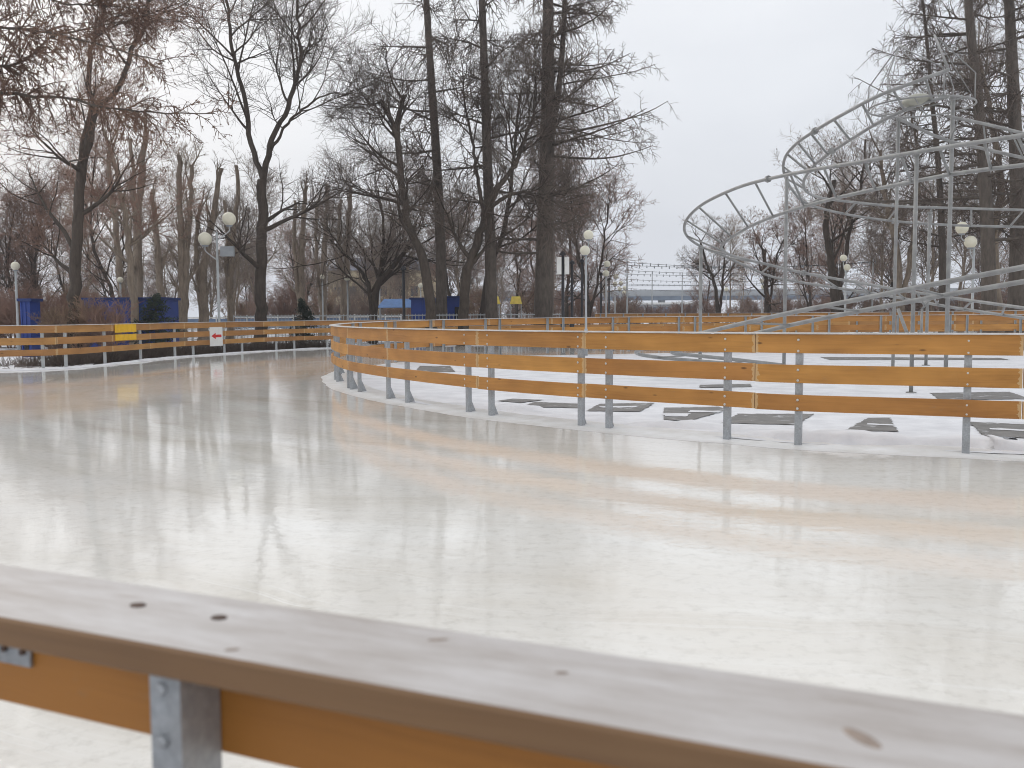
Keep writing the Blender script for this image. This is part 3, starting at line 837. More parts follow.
# --- right larches
d = 42
t = tree_root('larch_tree', 988, d, 'tall larch behind the coaster poles with long boughs reaching left over the track')
larch(rg(4), t, loc(t, [(990, 316), (988, 250), (984, 170), (977, 90), (969, 10), (960, -150)], d), .34, .1, 140, 4.6, 7.0)
d = 44
t = tree_root('larch_tree', 1018, d, 'thick larch at the right edge of the picture behind the rails')
larch(rg(5), t, loc(t, [(1016, 316), (1018, 240), (1016, 150), (1012, 60), (1008, -20), (1002, -160)], d), .40, .12, 90, 5.0, 6.0)
d = 49
t = tree_root('larch_tree', 940, d, 'narrow larch with feathery boughs left of the two thick right larches')
larch(rg(6), t, loc(t, [(944, 316), (942, 240), (938, 160), (932, 100), (926, 30), (920, -20)], d), .22, .05, 90, 4.6, 5.4)
d = 54
t = tree_root('larch_tree', 1060, d, 'larch outside the right edge whose boughs fill the upper right corner')
larch(rg(7), t, loc(t, [(1068, 316), (1066, 150), (1060, 0), (1055, -200)], d), .4, .12, 100, 5.0, 6.5)
# --- left larch outside the frame, whose boughs cross the upper left corner
t = empty('larch_tree', (-13.2, 18.5, -.03), 0, 'larch outside the left edge sending long tufted boughs across the upper left', 'tree')
def boughs(t, defs, seed):
    rng = rg(seed); rt = Vector(t.location); A = []; RA = []
    for (l, r0) in defs:
        c = [tuple(P(*q)-rt) for q in l]; A.append(spline_np(c, 26)); RA.append(np.linspace(r0, .009, 26))
    A = np.array(A); RA = np.array(RA); A[:, 1:] += rng.normal(0, .012, A[:, 1:].shape)
    b, rb = spawn(A, RA, 105, .02, 1, (40, 80), .70, 6, .12, -.14, .45, .0045, rng, .1)
    c, rc_ = spawn(b, rb, 9, .1, 1, (35, 75), .24, 4, .12, -.12, .6, .0036, rng, .2)
    tk = spline_np([(0, 0, 0), (.1, 0, 4), (0, .1, 8), (.1, 0, 14)], 20)[None]
    tubes([(tk, np.linspace(.3, .12, 20)[None], 12), (A, RA, 7)], 'trunk', M['bark_larch'], t)
    tubes([(b, rb, 4), (c, rc_, 3)], 'crown', M['seed'], t)
    e = np.concatenate([c[:, -1], c[:, 2], b[:, 3], b[:, 5]]); e = e[rng.random(len(e)) < .6]
    tufts(np.repeat(e, 2, 0)+rng.normal(0, .015, (len(e)*2, 3)), .075, rng, 'cone_cluster', M['seed'], t, .9)
boughs(t, [([(-170, 70, 18.4), (0, 93, 18.2), (60, 97, 18), (110, 108, 17.8), (160, 113, 17.6), (214, 113, 17.4)], .05),
           ([(-170, 40, 18.6), (0, 66, 19), (50, 38, 19.4), (100, 26, 19.8), (150, 14, 20.2)], .05),
           ([(-170, 10, 18.6), (0, 27, 18.2), (60, 35, 17.8), (110, 48, 17.6), (165, 62, 17.4)], .045),
           ([(-170, -20, 18.6), (0, -14, 19), (70, 4, 19.6), (140, 8, 20)], .04)], 8)
# --- individual broadleaved trees
def decid(px, depth, label, stems, seed, **kw):
    t = tree_root('bare_tree', px, depth, label)
    st = []
    for (l, r0, r1, mul) in stems: st.append((loc(t, l, depth), r0, r1, mul))
    deciduous(rg(seed), t, st, kw.pop('bark', M['bark_dark']), kw.pop('twigs', M['twig_dark']), **kw); return t
decid(75, 33, 'large forked bare tree with brown seed clusters left of the pollarded trunks',
      [([(72, 316), (76, 250), (82, 170), (95, 106)], .22, .14, .5),
       ([(95, 106, 0), (112, 96, .3), (125, 75, .5), (130, 52, .8), (146, 20, 1), (150, -40, 1.2)], .10, .04, 1),
       ([(95, 106, 0), (88, 80, -.2), (92, 50, -.4), (104, 10, -.6), (108, -60, -.8)], .09, .035, 1)], 21,
      n1=11, n2=8, n3=7, n4=4, l1=4.0, t0=.3, seeds=.30, twigs=M['twig_red'])
decid(261, 41.5, 'dark forked bare tree rising behind the arrow sign fence',
      [([(260, 316), (261, 250), (263, 180)], .27, .2, .35),
       ([(263, 180, 0), (250, 140, .3), (246, 100, .5), (232, 50, .9), (226, -20, 1.2)], .13, .05, 1),
       ([(263, 180, 0), (272, 140, -.3), (286, 112, -.5), (300, 60, -.8), (296, 0, -1)], .14, .05, 1),
       ([(266, 165, 0), (286, 125, .3), (318, 98, .6), (340, 92, .9)], .08, .03, .7)], 22, n1=11, n2=8, n3=6, n4=4, l1=4.8, t0=.25)
decid(432, 42.5, 'bare tree leaning left with a snapped top in front of the blue kiosk',
      [([(434, 316), (424, 262), (408, 225), (402, 180), (397, 140), (400, 110), (404, 95)], .27, .10, 1),
       ([(400, 150, 0), (393, 125, -.3), (381, 100, -.5)], .13, .09, .15)], 23, n1=12, l1=4.2, t0=.4)
decid(463, 43.5, 'dark bare tree leaning right with a crooked bough between the slim larches',
      [([(462, 316), (466, 280), (476, 245), (486, 215), (497, 190)], .26, .17, .4),
       ([(497, 190, 0), (515, 165, .4), (528, 130, .7), (540, 95, 1)], .12, .05, 1),
       ([(486, 215, 0), (500, 200, -.4), (520, 192, -.8), (540, 196, -1.1)], .12, .05, .8),
       ([(484, 222, 0), (478, 180, .4), (472, 140, .8), (462, 90, 1)], .1, .04, .9)], 24, n1=10, l1=3.8, t0=.3)
decid(372, 48, 'low spreading bare tree with slanting boughs left of the leaning trunk',
      [([(371, 316), (376, 290), (392, 268), (408, 246), (416, 222)], .2, .09, .9),
       ([(374, 316), (368, 285), (352, 262), (330, 240)], .15, .06, .9),
       ([(372, 300), (380, 270), (384, 235), (378, 190)], .13, .05, 1)], 25, n1=10, l1=4.0, t0=.3, twigs=M['twig_grey'])
decid(118, 37, 'slim bare tree right of the large forked tree', [([(136, 316), (130, 260), (120, 190), (104, 130)], .17, .06, 1)], 26, n1=13, l1=3.2, twigs=M['twig_red'], bark=M['bark_pale'])
decid(505, 49, 'thin dark bare tree directly left of the thickest centre trunk', [([(478, 316), (490, 270), (505, 225), (512, 170), (520, 90)], .18, .05, 1)], 27, n1=13, l1=3.8, twigs=M['twig_grey'])
decid(840, 52, 'spreading bare tree seen through the coaster loop left of its poles',
      [([(838, 316), (832, 270), (826, 220), (835, 180)], .26, .12, .8), ([(832, 270), (850, 230), (862, 180), (866, 140)], .16, .05, 1)], 28, n1=9, n2=6, n3=5, l1=3.8, twigs=M['twig_grey'], seeds=.15)
decid(765, 58, 'reddish brown bare tree behind the lowest part of the big loop',
      [([(768, 316), (766, 280), (764, 250)], .2, .1, .7), ([(766, 285), (776, 262), (784, 240)], .1, .04, .8)], 29, n1=10, n2=6, n3=5, l1=2.6, seeds=.35, twigs=M['twig_red'])
decid(716, 62, 'small dark bare tree between the far lights and the left loop pole',
      [([(718, 316), (716, 290), (706, 262), (700, 240)], .16, .06, 1), ([(717, 295), (724, 270), (722, 240)], .12, .04, 1)], 30, n1=8, n2=5, n3=4, l1=2.2, twigs=M['twig_grey'])
decid(905, 50, 'bare tree with fanned boughs behind the tallest coaster pole',
      [([(900, 316), (898, 260), (886, 200), (880, 150)], .24, .08, 1), ([(899, 270), (915, 220), (918, 160), (912, 110)], .17, .05, 1)], 31, n1=9, n2=6, n3=5, l1=3.6, twigs=M['twig_grey'], bark=M['bark_pale'])
decid(1000, 47, 'bare tree with crooked pale stems between the two right larches',
      [([(1000, 316), (994, 250), (1000, 180), (990, 110), (980, 60)], .26, .08, 1)], 32, n1=14, l1=4.0, twigs=M['twig_grey'], bark=M['bark_pale'])

# --- pollarded trunks: pale, few twigs
def pollard(px, depth, label, stems, seed):
    t = tree_root('pollarded_tree', px, depth, label)
    st = [(loc(t, l, depth), r0, r1, 1) for (l, r0, r1) in stems]
    deciduous(rg(seed), t, st, M['bark_pale'], M['twig_grey'], n1=9, n2=4, n3=4, n4=0, l1=1.5, t0=.25, ang=(15, 40), trop=.12)
pollard(140, 44, 'pollarded tree with one thick pale stem cut off near the sky gap',
        [([(138, 316), (137, 250), (141, 180), (146, 130)], .25, .12), ([(139, 240), (134, 190), (131, 140)], .13, .08)], 41)
pollard(182, 45, 'pollarded tree with twin pale upright stems left of the double lamp',
        [([(180, 316), (182, 250), (179, 200), (180, 155)], .21, .11), ([(181, 300), (188, 240), (192, 165)], .18, .09)], 42)
pollard(203, 46, 'pollarded tree slanting right behind the double lamp',
        [([(203, 316), (204, 270), (212, 220), (221, 168)], .27, .10), ([(203, 290), (196, 250), (200, 205)], .15, .09)], 43)
pollard(160, 43, 'pollarded tree leaning left above the long blue container',
        [([(166, 316), (158, 260), (155, 220), (152, 190)], .2, .1)], 44)
pollard(232, 48, 'slender pollarded tree right of the double lamp',
        [([(229, 316), (232, 250), (238, 190), (236, 165)], .18, .09), ([(231, 270), (226, 230), (224, 200)], .12, .07)], 45)
pollard(122, 46, 'pollarded tree with a slanting pale stem right of the big forked tree', [([(124, 316), (118, 250), (112, 200), (108, 150)], .2, .09)], 46)
for (px, dp, s, lb) in ((300, 52, 47, 'first pale pollarded trunk to the right of the dark forked tree'), (322, 55, 48, 'second pale pollarded trunk to the right of the dark forked tree'), (345, 53, 49, 'pale pollarded trunk standing over the pair of single globe lamps')):
    pollard(px, dp, lb, [([(px, 316), (px+2, 250), (px+6, 185)], .24, .1), ([(px+1, 280), (px-6, 240), (px-4, 200)], .14, .08)], s)

# --- woodland of copies behind
protos = []
for s in range(5):
    t = empty('bare_tree', (0, 0, 0)); H = 11.5+s*.7; r = rg(60+s)
    kx = r.normal(0, .5, 4)
    st = [([(0, 0, 0), (kx[0]*.4, 0, H*.25), (kx[1], kx[2], H*.55), (kx[1]*1.4, kx[3], H)], .17, .03, 1)]
    if s % 2: st.append(([(0, 0, H*.12), (-.8, .3, H*.35), (-1.5, .2, H*.75)], .11, .03, .7))
    deciduous(r, t, st, M[('bark_pale', 'bark_dark')[s % 2]], M[('twig_grey', 'twig_red', 'twig_grey', 'twig_red', 'twig_tan')[s]], n1=20, n2=7, n3=5, n4=3, l1=3.9, t0=.16, trop=.05, ang=(25, 50), twr=.011)
    protos.append(t)
LW = 'one of the slim bare trees crowding the left woodland behind the orange fence'
CW = 'one of the slim bare trees in the brown woodland behind the centre kiosks'
RW = 'one of the slim bare trees in the grey woodland behind the coaster'
used = [False]*5
def place(k, x, y, sc, label, group):
    global used
    o = protos[k] if not used[k] else copy_tree(protos[k]); used[k] = True
    o.location = (x, y, -.05); o.rotation_euler = (0, 0, random.random()*6.28); o.scale = (sc, sc, sc*random.uniform(.9, 1.12))
    tag(o, label, 'tree', group)
def rowtrees(px0, px1, n, d0, d1, s0, s1, label, group, ks):
    for i in range(n):
        px = px0+(px1-px0)*(i+random.random())/n; dd = random.uniform(d0, d1); q = P(px, 316, dd)
        place(random.choice(ks), q.x, q.y, random.uniform(s0, s1), label, group)
rowtrees(120, 255, 5, 58, 72, .5, .72, LW, 'slim trees of the left woodland', (4, 2))
rowtrees(-60, 120, 9, 46, 66, .55, .95, LW, 'slim trees of the left woodland', (1, 3, 4, 3, 1))
rowtrees(230, 600, 15, 54, 85, .5, .85, CW, 'slim trees of the centre woodland', (0, 2, 4, 3, 0))
rowtrees(-60, 620, 30, 90, 140, .5, .85, 'one of the farthest bare trees making the hazy brown wood edge', 'farthest trees', (0, 2, 3, 1))
rowtrees(800, 1080, 15, 54, 85, .6, .9, RW, 'slim trees of the right woodland', (0, 2, 1, 0))
rowtrees(690, 830, 6, 85, 130, .35, .62, 'one of the small far bare trees beyond the string lights', 'small far trees', (1, 3, 4))
# --- shrubs
shp = []
for s in range(3):
    t = empty('bare_shrub', (0, 0, 0)); r = rg(80+s); st = []
    for k in range(9):
        a = r.random()*6.28; q = r.uniform(.3, 1.2)
        st.append(([(math.cos(a)*.15, math.sin(a)*.15, 0), (math.cos(a)*q*.5, math.sin(a)*q*.5, 1.1), (math.cos(a)*q, math.sin(a)*q, 2.3+r.random()*.6)], .022, .006, 1))
    deciduous(r, t, st, M['twig_red'], M[('twig_red', 'twig_tan', 'twig_grey')[s]], n1=11, n2=5, n3=4, n4=0, l1=1.1, t0=.1, trop=.09, ang=(15, 45))
    shp.append(t)
ush = [False]*3
def shrubs(px0, px1, n, d0, d1, s0, s1, label, group, ks=(0, 1, 2)):
    for i in range(n):
        px = px0+(px1-px0)*(i+random.random())/n; dd = random.uniform(d0, d1); q = P(px, 316, dd); k = random.choice(ks)
        o = shp[k] if not ush[k] else copy_tree(shp[k]); ush[k] = True
        sc = random.uniform(s0, s1); o.location = (q.x, q.y, -.05); o.rotation_euler = (0, 0, random.random()*6.28); o.scale = (sc*1.2, sc*1.2, sc)
        tag(o, label, 'shrub', group)
shrubs(-40, 112, 10, 38, 46, .6, 1.0, 'one of the tangled reddish shrubs behind the left fence', 'shrubs behind the left fence', (0, 1, 0))
shrubs(36, 118, 7, 31.5, 35, .35, .62, 'one of the nearer shrubs hiding the blue container', 'shrubs in front of the blue container', (0, 1))
shrubs(230, 640, 30, 64, 95, .7, 1.2, 'one of the bare shrubs along the foot of the centre woodland', 'shrubs at the foot of the centre woodland')
shrubs(600, 690, 8, 75, 100, .5, .8, 'one of the low brown bushes along the lamp lined alley', 'bushes along the alley', (0,))
shrubs(800, 1060, 22, 58, 85, .6, 1.1, 'one of the bare shrubs behind the coaster and right fence', 'shrubs behind the coaster', (0, 2))
shrubs(700, 830, 12, 80, 110, .5, .9, 'one of the low bushes below the far string lights', 'bushes below the string lights', (0, 2))

# small spruces
def spruce(px, depth, H, wd, label, seed):
    t = tree_root('spruce_tree', px, depth, label); r = rg(seed)
    tubes([(np.array([[[0, 0, 0], [0, 0, H*.5], [0, 0, H]]]), np.array([[.07, .05, .015]]), 7)], 'trunk', M['bark_dark'], t)
    K = 60; h = np.linspace(.12, .97, K)*H; a = r.random(K)*6.28
    D = np.stack([np.cos(a), np.sin(a), np.full(K, -.12)], 1); L = wd*(1-h/H)**.8*r.uniform(.7, 1.1, K)+.08
    p = paths(np.stack([0*h, 0*h, h], 1), D, L, 6, .05, .01, r); rr = np.full((K, 6), .012)
    tubes([(p, rr, 3)], 'branch', M['bark_dark'], t)
    q = p[:, 1:].reshape(-1, 3); q = np.repeat(q, 9, 0); q = q+r.normal(0, .05, q.shape)
    tufts(q, .13, r, 'crown', M['needle'], t, .5)
spruce(156, 35.9, 2.3, 1.3, 'small dark spruce in front of the blue container', 91)
spruce(303, 44, 2.2, .8, 'small dark spruce behind the fence right of the arrow sign', 92)

# low dark hedge of twigs and dead plants behind the left fence: uncountable
r = rg(95); K = 7000; pts = []
sd = r.uniform(OUTER.find(84, 4, OUTER.len*.5), OUTER.find(340, 4, OUTER.len*.7), K)
arr = np.zeros((K, 3)); TG = {}
for i in range(K):
    p = OUTER.at(sd[i]); tt = OUTER.tan(sd[i]); o_ = .7+abs(r.normal(0, .8)); arr[i] = (p.x-tt.y*o_, p.y+tt.x*o_, 0)
dd = np.stack([r.normal(0, .5, K), r.normal(0, .5, K), np.ones(K)], 1)
pp = paths(arr, dd, r.uniform(.15, .5, K), 3, .25, 0, r)
o = tubes([(pp, np.full((K, 3), .007)*np.array([1.3, 1, .5]), 3)], 'dead_undergrowth', M['twig_dark'], None)
tag(o, 'dark dead undergrowth behind the left fence boards', 'undergrowth', kind='stuff')
K = 800; sd = r.uniform(0, OUTER.find(60, 4, OUTER.len*.5), K); arr = np.zeros((K, 3))
for i in range(K):
    p = OUTER.at(sd[i]); tt = OUTER.tan(sd[i]); o_ = .5+3.2*r.random()**1; arr[i] = (p.x-tt.y*o_, p.y+tt.x*o_, 0)
pp = paths(arr, np.stack([r.normal(0, .8, K), r.normal(0, .8, K), np.ones(K)*.7], 1), r.uniform(.15, .45, K), 3, .3, -.1, r)
o = tubes([(pp, np.full((K, 3), .006), 3)], 'dry_grass', M['twig_dark'], None)
tag(o, 'withered dark plants in snow behind the far left fence', 'dry grass', kind='stuff')

# ------------------------------------------------------------------ lamps
def lamp(px, depth, globes, label, gr, group=None, pr=.05, arm=True, mat=None):
    b = P(px, 316, depth); base = Vector((b.x, b.y, -.02))
    t = empty('street_lamp', base, 0, label, 'lamp', group)
    gp = [P(gx, gy, depth)-base for gx, gy in globes]
    top = min(g.z for g in gp)-gr*1.2
    if len(gp) == 1: gp[0].x = 0; gp[0].y = 0
    top = max(g.z for g in gp)-gr-.25 if len(gp) > 1 else gp[0].z-gr
    MB().tube([(0, 0, 0), (0, 0, .9), (0, 0, .95), (0, 0, top)], [pr*1.5, pr*1.5, pr, pr*.8], 10).build('pole', mat or M['lamppost'], t, True)
    for g in gp:
        if len(gp) > 1 and abs(g.x) > .05:
            pts = [Vector((0, 0, g.z-gr-.55)), Vector((g.x*.5, 0, g.z-gr-.38)), Vector((g.x, 0, g.z-gr-.18)), Vector((g.x, 0, g.z-gr*.9))]
            MB().tube(catmull(pts, 5), pr*.45, 8).build('arm', mat or M['lamppost'], t, True)
        elif len(gp) > 1:
            MB().tube([(0, 0, min(top, g.z-gr)), (g.x, 0, g.z-gr*.9)], pr*.5, 8).build('arm', mat or M['lamppost'], t, True)
        MB().lathe([(gr*.45, -gr*1.12), (gr*.5, -gr*.9), (gr*.3, -gr*.85)], g, 12).build('collar', M['grey'], t)
        MB().sphere(g, gr, 20, 12).build('globe', M['lampglobe'], t, True)
    return t, base
l1, b1 = lamp(219, 36.6, [(205, 239), (229, 219)], 'tall double globe lamp just behind the arrow sign', .26)
flo = MB(); flo.box((.42, -.1, P(229, 251, 36.6).z), (.5, .18, .38)); flo.build('floodlight', M['grey'], l1)
lamp(586, 31.6, [(588.5, 235), (585, 250.5)], 'nearest double globe lamp of the alley, right of the thickest larch', .165, pr=.04)
lamp(606, 48, [(607, 264), (606, 273.5)], 'second double globe lamp of the alley, right of the nearest one', .17, pr=.045)
lamp(615, 62, [(616, 276.5), (615, 284)], 'third double globe lamp of the receding alley', .17, pr=.045)
lamp(620, 74, [(620.8, 283), (619.7, 289)], 'fourth double globe lamp of the receding alley', .17, pr=.045)
lamp(624, 88, [(624.5, 288), (624.3, 292.5)], 'farthest double globe lamp of the receding alley', .19, pr=.05)
lamp(845, 43, [(843.5, 258), (847, 267.5)], 'double globe lamp between the coaster poles at middle right', .155, pr=.05)
lamp(972, 40, [(962, 228), (970.5, 242)], 'double globe lamp in front of the right larches', .26, pr=.06)
lamp(762, 75, [(762, 281), (763, 287)], 'small distant double globe lamp seen under the big loop', .17)
lamp(726, 84, [(726.5, 289.5)], 'small distant single globe lamp right of the left loop pole', .19)
lamp(17.5, 37, [(17.5, 266)], 'single globe lamp at the far left above the blue cabin', .165)
lamp(121.5, 44, [(121.5, 280)], 'single globe lamp above the long blue container', .14)
lamp(323, 52, [(323, 277)], 'left one of two slim single globe lamps behind the fence bend', .13)
lamp(380, 60, [(380.5, 280)], 'small faint globe lamp among the spreading boughs left of the blue kiosk', .17)
lamp(421, 66, [(421.5, 285.5)], 'small distant globe lamp above the small blue kiosk', .17)
lamp(348, 50, [(348.5, 277.5)], 'right one of two slim single globe lamps behind the fence bend', .18)
# dark slim posts by the alley
for (px, yt, dp, lb, box) in ((563, 255, 42, 'dark post with white loudspeaker boxes beside the thickest larch', True), (572, 264, 44, 'dark slim post right of the loudspeaker post', False), (582, 262, 50, 'dark slim post behind the nearest alley lamp', False), (601, 275, 56, 'dark slim post left of the second alley lamp', False), (609, 280, 66, 'dark slim post right of the second alley lamp', False), (404, 270, 44, 'thin black post left of the blue kiosk', False)):
    b = P(px, 316, dp); t = empty('dark_post', (b.x, b.y, -.02), 0, lb, 'post'); h = P(px, yt, dp).z
    MB().tube([(0, 0, 0), (0, 0, 1), (0, 0, 1.05), (0, 0, h)], [.11, .11, .07, .06], 8).build('pole', M['darkpost'], t, True)
    MB().lathe([(.06, 0), (.14, .02), (.12, .12), (.02, .2)], (0, 0, h), 8).build('finial', M['darkpost'], t)
    if box:
        for s in (-1, 1): MB().box((s*.17, -.05, h-.45), (.2, .22, .75)).build('loudspeaker', M['white'], t)

# ------------------------------------------------------------------ kiosks, containers, signs
def kiosk(px0, px1, ytop, depth, dpth, mat, label, name='kiosk', roof=None, opening=None, ridges=True):
    a, b = P(px0, ytop, depth), P(px1, ytop, depth); w = b.x-a.x; h = a.z
    t = empty(name, ((a.x+b.x)/2, depth+dpth/2, -.03), 0, label, name.replace('_', ' '))
    MB().box((0, 0, h/2), (w, dpth, h)).build('wall', mat, t)
    MB().box((0, 0, h+.05), (w+.16, dpth+.16, .1)).build('roof', roof or M['bluedark'], t)
    if ridges:
        m = MB(); n = max(2, int(w/.4))
        for i in range(n+1): m.box((-w/2+.03+(w-.06)*i/n, -dpth/2-.014, h/2), (.05, .026, h-.05))
        m.build('ribs', mat, t)
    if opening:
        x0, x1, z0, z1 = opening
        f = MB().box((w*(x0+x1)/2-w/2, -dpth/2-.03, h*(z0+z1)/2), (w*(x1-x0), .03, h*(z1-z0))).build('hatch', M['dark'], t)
    return t
kiosk(411, 433, 299, 47.5, 2.2, M['blue'], 'small blue kiosk behind the leaning trunk')
kiosk(447, 464, 297.5, 48.5, 2.2, M['blue'], 'blue kiosk with a dark open hatch right of the leaning trunk', opening=(.45, .95, .05, .8))
kiosk(84, 162, 299.5, 37.2, 1.8, M['blue'], 'long low blue container behind the yellow fence panel', name='storage_container')
kiosk(20, 30, 300.5, 33.5, .7, M['blue'], 'blue toilet cabin at the far left behind the fence', name='toilet_cabin', opening=(.3, .7, .1, .35))
# striped blue and white canopy stall
t = empty('market_stall', (P(400, 300, 54).x, 54, -.03), 0, 'pale blue canopied stall left of the small blue kiosk', 'stall')
MB().prism([(-1.0, -.9), (1.0, -.9), (1.0, .9), (-1.0, .9)], 0, 1.15).build('counter', M['grey'], t)
m = MB(); m.v = [Vector(q) for q in ((-1.15, -1.2, 1.85), (1.15, -1.2, 1.85), (1.15, 1.2, 1.85), (-1.15, 1.2, 1.85), (-.9, 0, 2.35), (.9, 0, 2.35))]
m.f = [[0, 1, 5, 4], [1, 2, 5], [2, 3, 4, 5], [3, 0, 4], [3, 2, 1, 0]]; m.build('canopy', simple('blue_canvas', (.10, .22, .48), .7, .15, 3), t)
for x in (-1.0, 1.0): MB().tube([(x, -1.05, 0), (x, -1.05, 1.86)], .04, 6).build('leg', M['lamppost'], t)
# yellow umbrellas / stalls
for (px, wpx, lb) in ((494, 13, 'left yellow topped stall behind the larch trunks'), (516, 12, 'right yellow topped stall left of the thickest larch')):
    dp = 56; b = P(px, 316, dp); w = wpx/F*dp/2; t = empty('market_stall', (b.x, dp, -.03), 0, lb, 'stall')
    z0, z1 = P(px, 303.5, dp).z, P(px, 296, dp).z
    m = MB(); m.v = [Vector(q) for q in ((-w, -.6, z0), (w, -.6, z0), (w, .6, z0), (-w, .6, z0), (-w*.7, -.4, z1), (w*.7, -.4, z1), (w*.7, .4, z1), (-w*.7, .4, z1))]
    m.f = [[3, 2, 1, 0], [4, 5, 6, 7], [0, 1, 5, 4], [1, 2, 6, 5], [2, 3, 7, 6], [3, 0, 4, 7]]; m.build('canopy', M['yellowpale'], t)
    for x in (-w*.85, w*.85): MB().tube([(x, -.5, 0), (x, -.5, z0)], .03, 6).build('leg', M['lamppost'], t)
    MB().box((0, 0, .45), (w*1.5, .8, .9)).build('counter', M['grey'], t)

# signs on the outer fence (boards are on the ice side)
def on_outer(px):
    d = OUTER.find(px, 4, OUTER.len*.6); p = OUTER.at(d); t = OUTER.tan(d); n = Vector((t.y, -t.x, 0)); return p, t, n
p, tt, nn = on_outer(125.5)
sg = empty('yellow_panel', p+nn*.036, math.atan2(tt.y, tt.x), 'blank yellow panel hung over the upper two fence boards', 'panel')
z1, z0 = P(125, 323, p.y).z, P(125, 340.5, p.y).z; w = 21.5/F*p.y/max(.25, abs(tt.x))*1.0
def sign_w(pxw, p, tt):
    # length along the fence that spans pxw
    e = .01; a = proj(p)[0]; b = proj(p+tt*e)[0]; return pxw/(abs(b-a)/e)
w = sign_w(21, p, tt)
MB().box((0, -.012, z1-(z1-z0)*.28), (w, .018, (z1-z0)*.5)).build('upper_plate', M['yellow'], sg)
MB().box((0, -.012, z0+(z1-z0)*.19), (w*.99, .018, (z1-z0)*.34)).build('lower_plate', M['yellow'], sg)
p, tt, nn = on_outer(215.5)
sg = empty('arrow_sign', p+nn*.036, math.atan2(tt.y, tt.x), 'white sign with a red left pointing arrow on the fence', 'sign')
z1, z0 = P(215, 327, p.y).z, P(215, 346, p.y).z; w = sign_w(12.5, p, tt)
MB().box((0, -.012, (z0+z1)/2), (w, .018, z1-z0)).build('plate', M['white'], sg)
m = MB(); s = w/2*.8; zc = (z0+z1)/2+.02; ah = .115
prof = [(-s, 0), (-s*.15, ah), (-s*.15, ah*.42), (s, ah*.42), (s, -ah*.42), (-s*.15, -ah*.42), (-s*.15, -ah)]
b0 = 0; m.v = [Vector((x, -.024, zc+z)) for x, z in prof]+[Vector((x, -.0215, zc+z)) for x, z in prof]
n7 = len(prof); m.f = [list(range(n7)), list(range(2*n7-1, n7-1, -1))]+[[i, (i+1) % n7, n7+(i+1) % n7, n7+i] for i in range(n7)]
m.build('arrow', M['red'], sg)
# blue and white banner fence far left
t = empty('banner_fence', (P(255, 312, 62).x, 62, -.03), 0, 'long low blue and white railing fence behind the trees left of centre', 'fence')
hw = 9.5
MB().box((0, 0, .95), (2*hw, .05, .62)).build('banner', simple('pale_blue_banner', (.20, .28, .42), .6, .35, .8), t)
m = MB(); m.box((0, -.05, 1.33), (2*hw, .06, .07)); m.box((0, -.05, .55), (2*hw, .06, .07)); m.build('rail', M['white'], t)
for i in range(20): MB().box((-hw+i, -.09, .75), (.07, .07, 1.5)).build('post', M['white'], t)
# low white railing behind outer fence centre-left
t = empty('railing', (P(400, 316, 47).x, 46.3, -.03), 0, 'low white picket railing between the outer fence and the kiosks', 'railing')
hw = 8
m = MB(); m.box((0, 0, 1.42), (2*hw, .04, .05)); m.box((0, 0, .9), (2*hw, .04, .04)); m.build('rail', M['lamppost'], t)
m = MB()
for i in range(97): m.box((-hw+i*.1667, 0, .75), (.025, .025, 1.48))
m.build('pickets', M['lamppost'], t)

# ------------------------------------------------------------------ bridge, building, string lights
t = empty('bridge', (P(760, 300, 210).x, 210, -.03), 0, 'long low road bridge far away beneath the string lights', 'bridge')
zt, zb = P(700, 290, 210).z, P(700, 296, 210).z
MB().box((0, 0, (zt+zb)/2), (130, 9, (zt-zb))).build('deck', M['concrete'], t)
MB().box((0, -4.7, (zb-.5)), (130, .5, .9)).build('girder', M['bridgeblue'], t)
m = MB(); m.box((0, -4.4, zt+.9), (130, .12, .12)); m.build('parapet_rail', M['grey'], t)
for i in range(14): MB().box((-58+i*9, -2, zb/2), (1.1, 3, zb-.1)).build('pier', M['concrete'], t)
t = empty('riverside_pavilion', (P(655, 310, 150).x, 150, -.03), 0, 'low pale pavilion with blue glazing beyond the end of the alley', 'building')
MB().box((0, 0, 1.4), (12, 6, 2.8)).build('wall', M['concrete'], t)
MB().box((0, 0, 2.95), (13, 7, .3)).build('roof', M['white'], t)
for i in range(6): MB().box((-5+i*2, -3.02, 1.5), (1.5, .06, 1.8)).build('window', M['bridgeblue'], t)
t = empty('apartment_building', (P(386, 300, 150).x, 152, -.03), 0, 'pale ochre building with a slate roof glimpsed behind the leaning tree', 'building')
zt = P(386, 271, 150).z
MB().box((0, 0, zt/2), (17, 10, zt)).build('wall', M['plaster'], t)
m = MB(); m.v = [Vector(q) for q in ((-9, -5.5, zt), (9, -5.5, zt), (9, 5.5, zt), (-9, 5.5, zt), (-6, 0, zt+2.2), (6, 0, zt+2.2))]
m.f = [[0, 1, 5, 4], [1, 2, 5], [2, 3, 4, 5], [3, 0, 4], [3, 2, 1, 0]]; m.build('roof', M['roof'], t)
for r_ in range(2):
    for i in range(7):
        MB().box((-7+i*2.35, -5.03, 2+r_*3.1), (1.1, .08, 1.5)).build('window', M['window'], t)
bulb = None
masts = []
for (px, dp, yt, lb) in ((627, 60, 259, 'slim left mast holding the rows of string lights'), (872, 60, 259, 'slim right mast holding the rows of string lights'), (652, 84, 272, 'thin distant mast among the string lights, left'), (682, 84, 272, 'thin distant mast among the string lights, right')):
    b = P(px, 316, dp); o = MB().tube([(0, 0, 0), (0, 0, P(px, yt, dp).z)], [.07, .04], 8).build('light_mast', M['lamppost'], None, True)
    o.location = (b.x, b.y, -.02); tag(o, lb, 'mast')
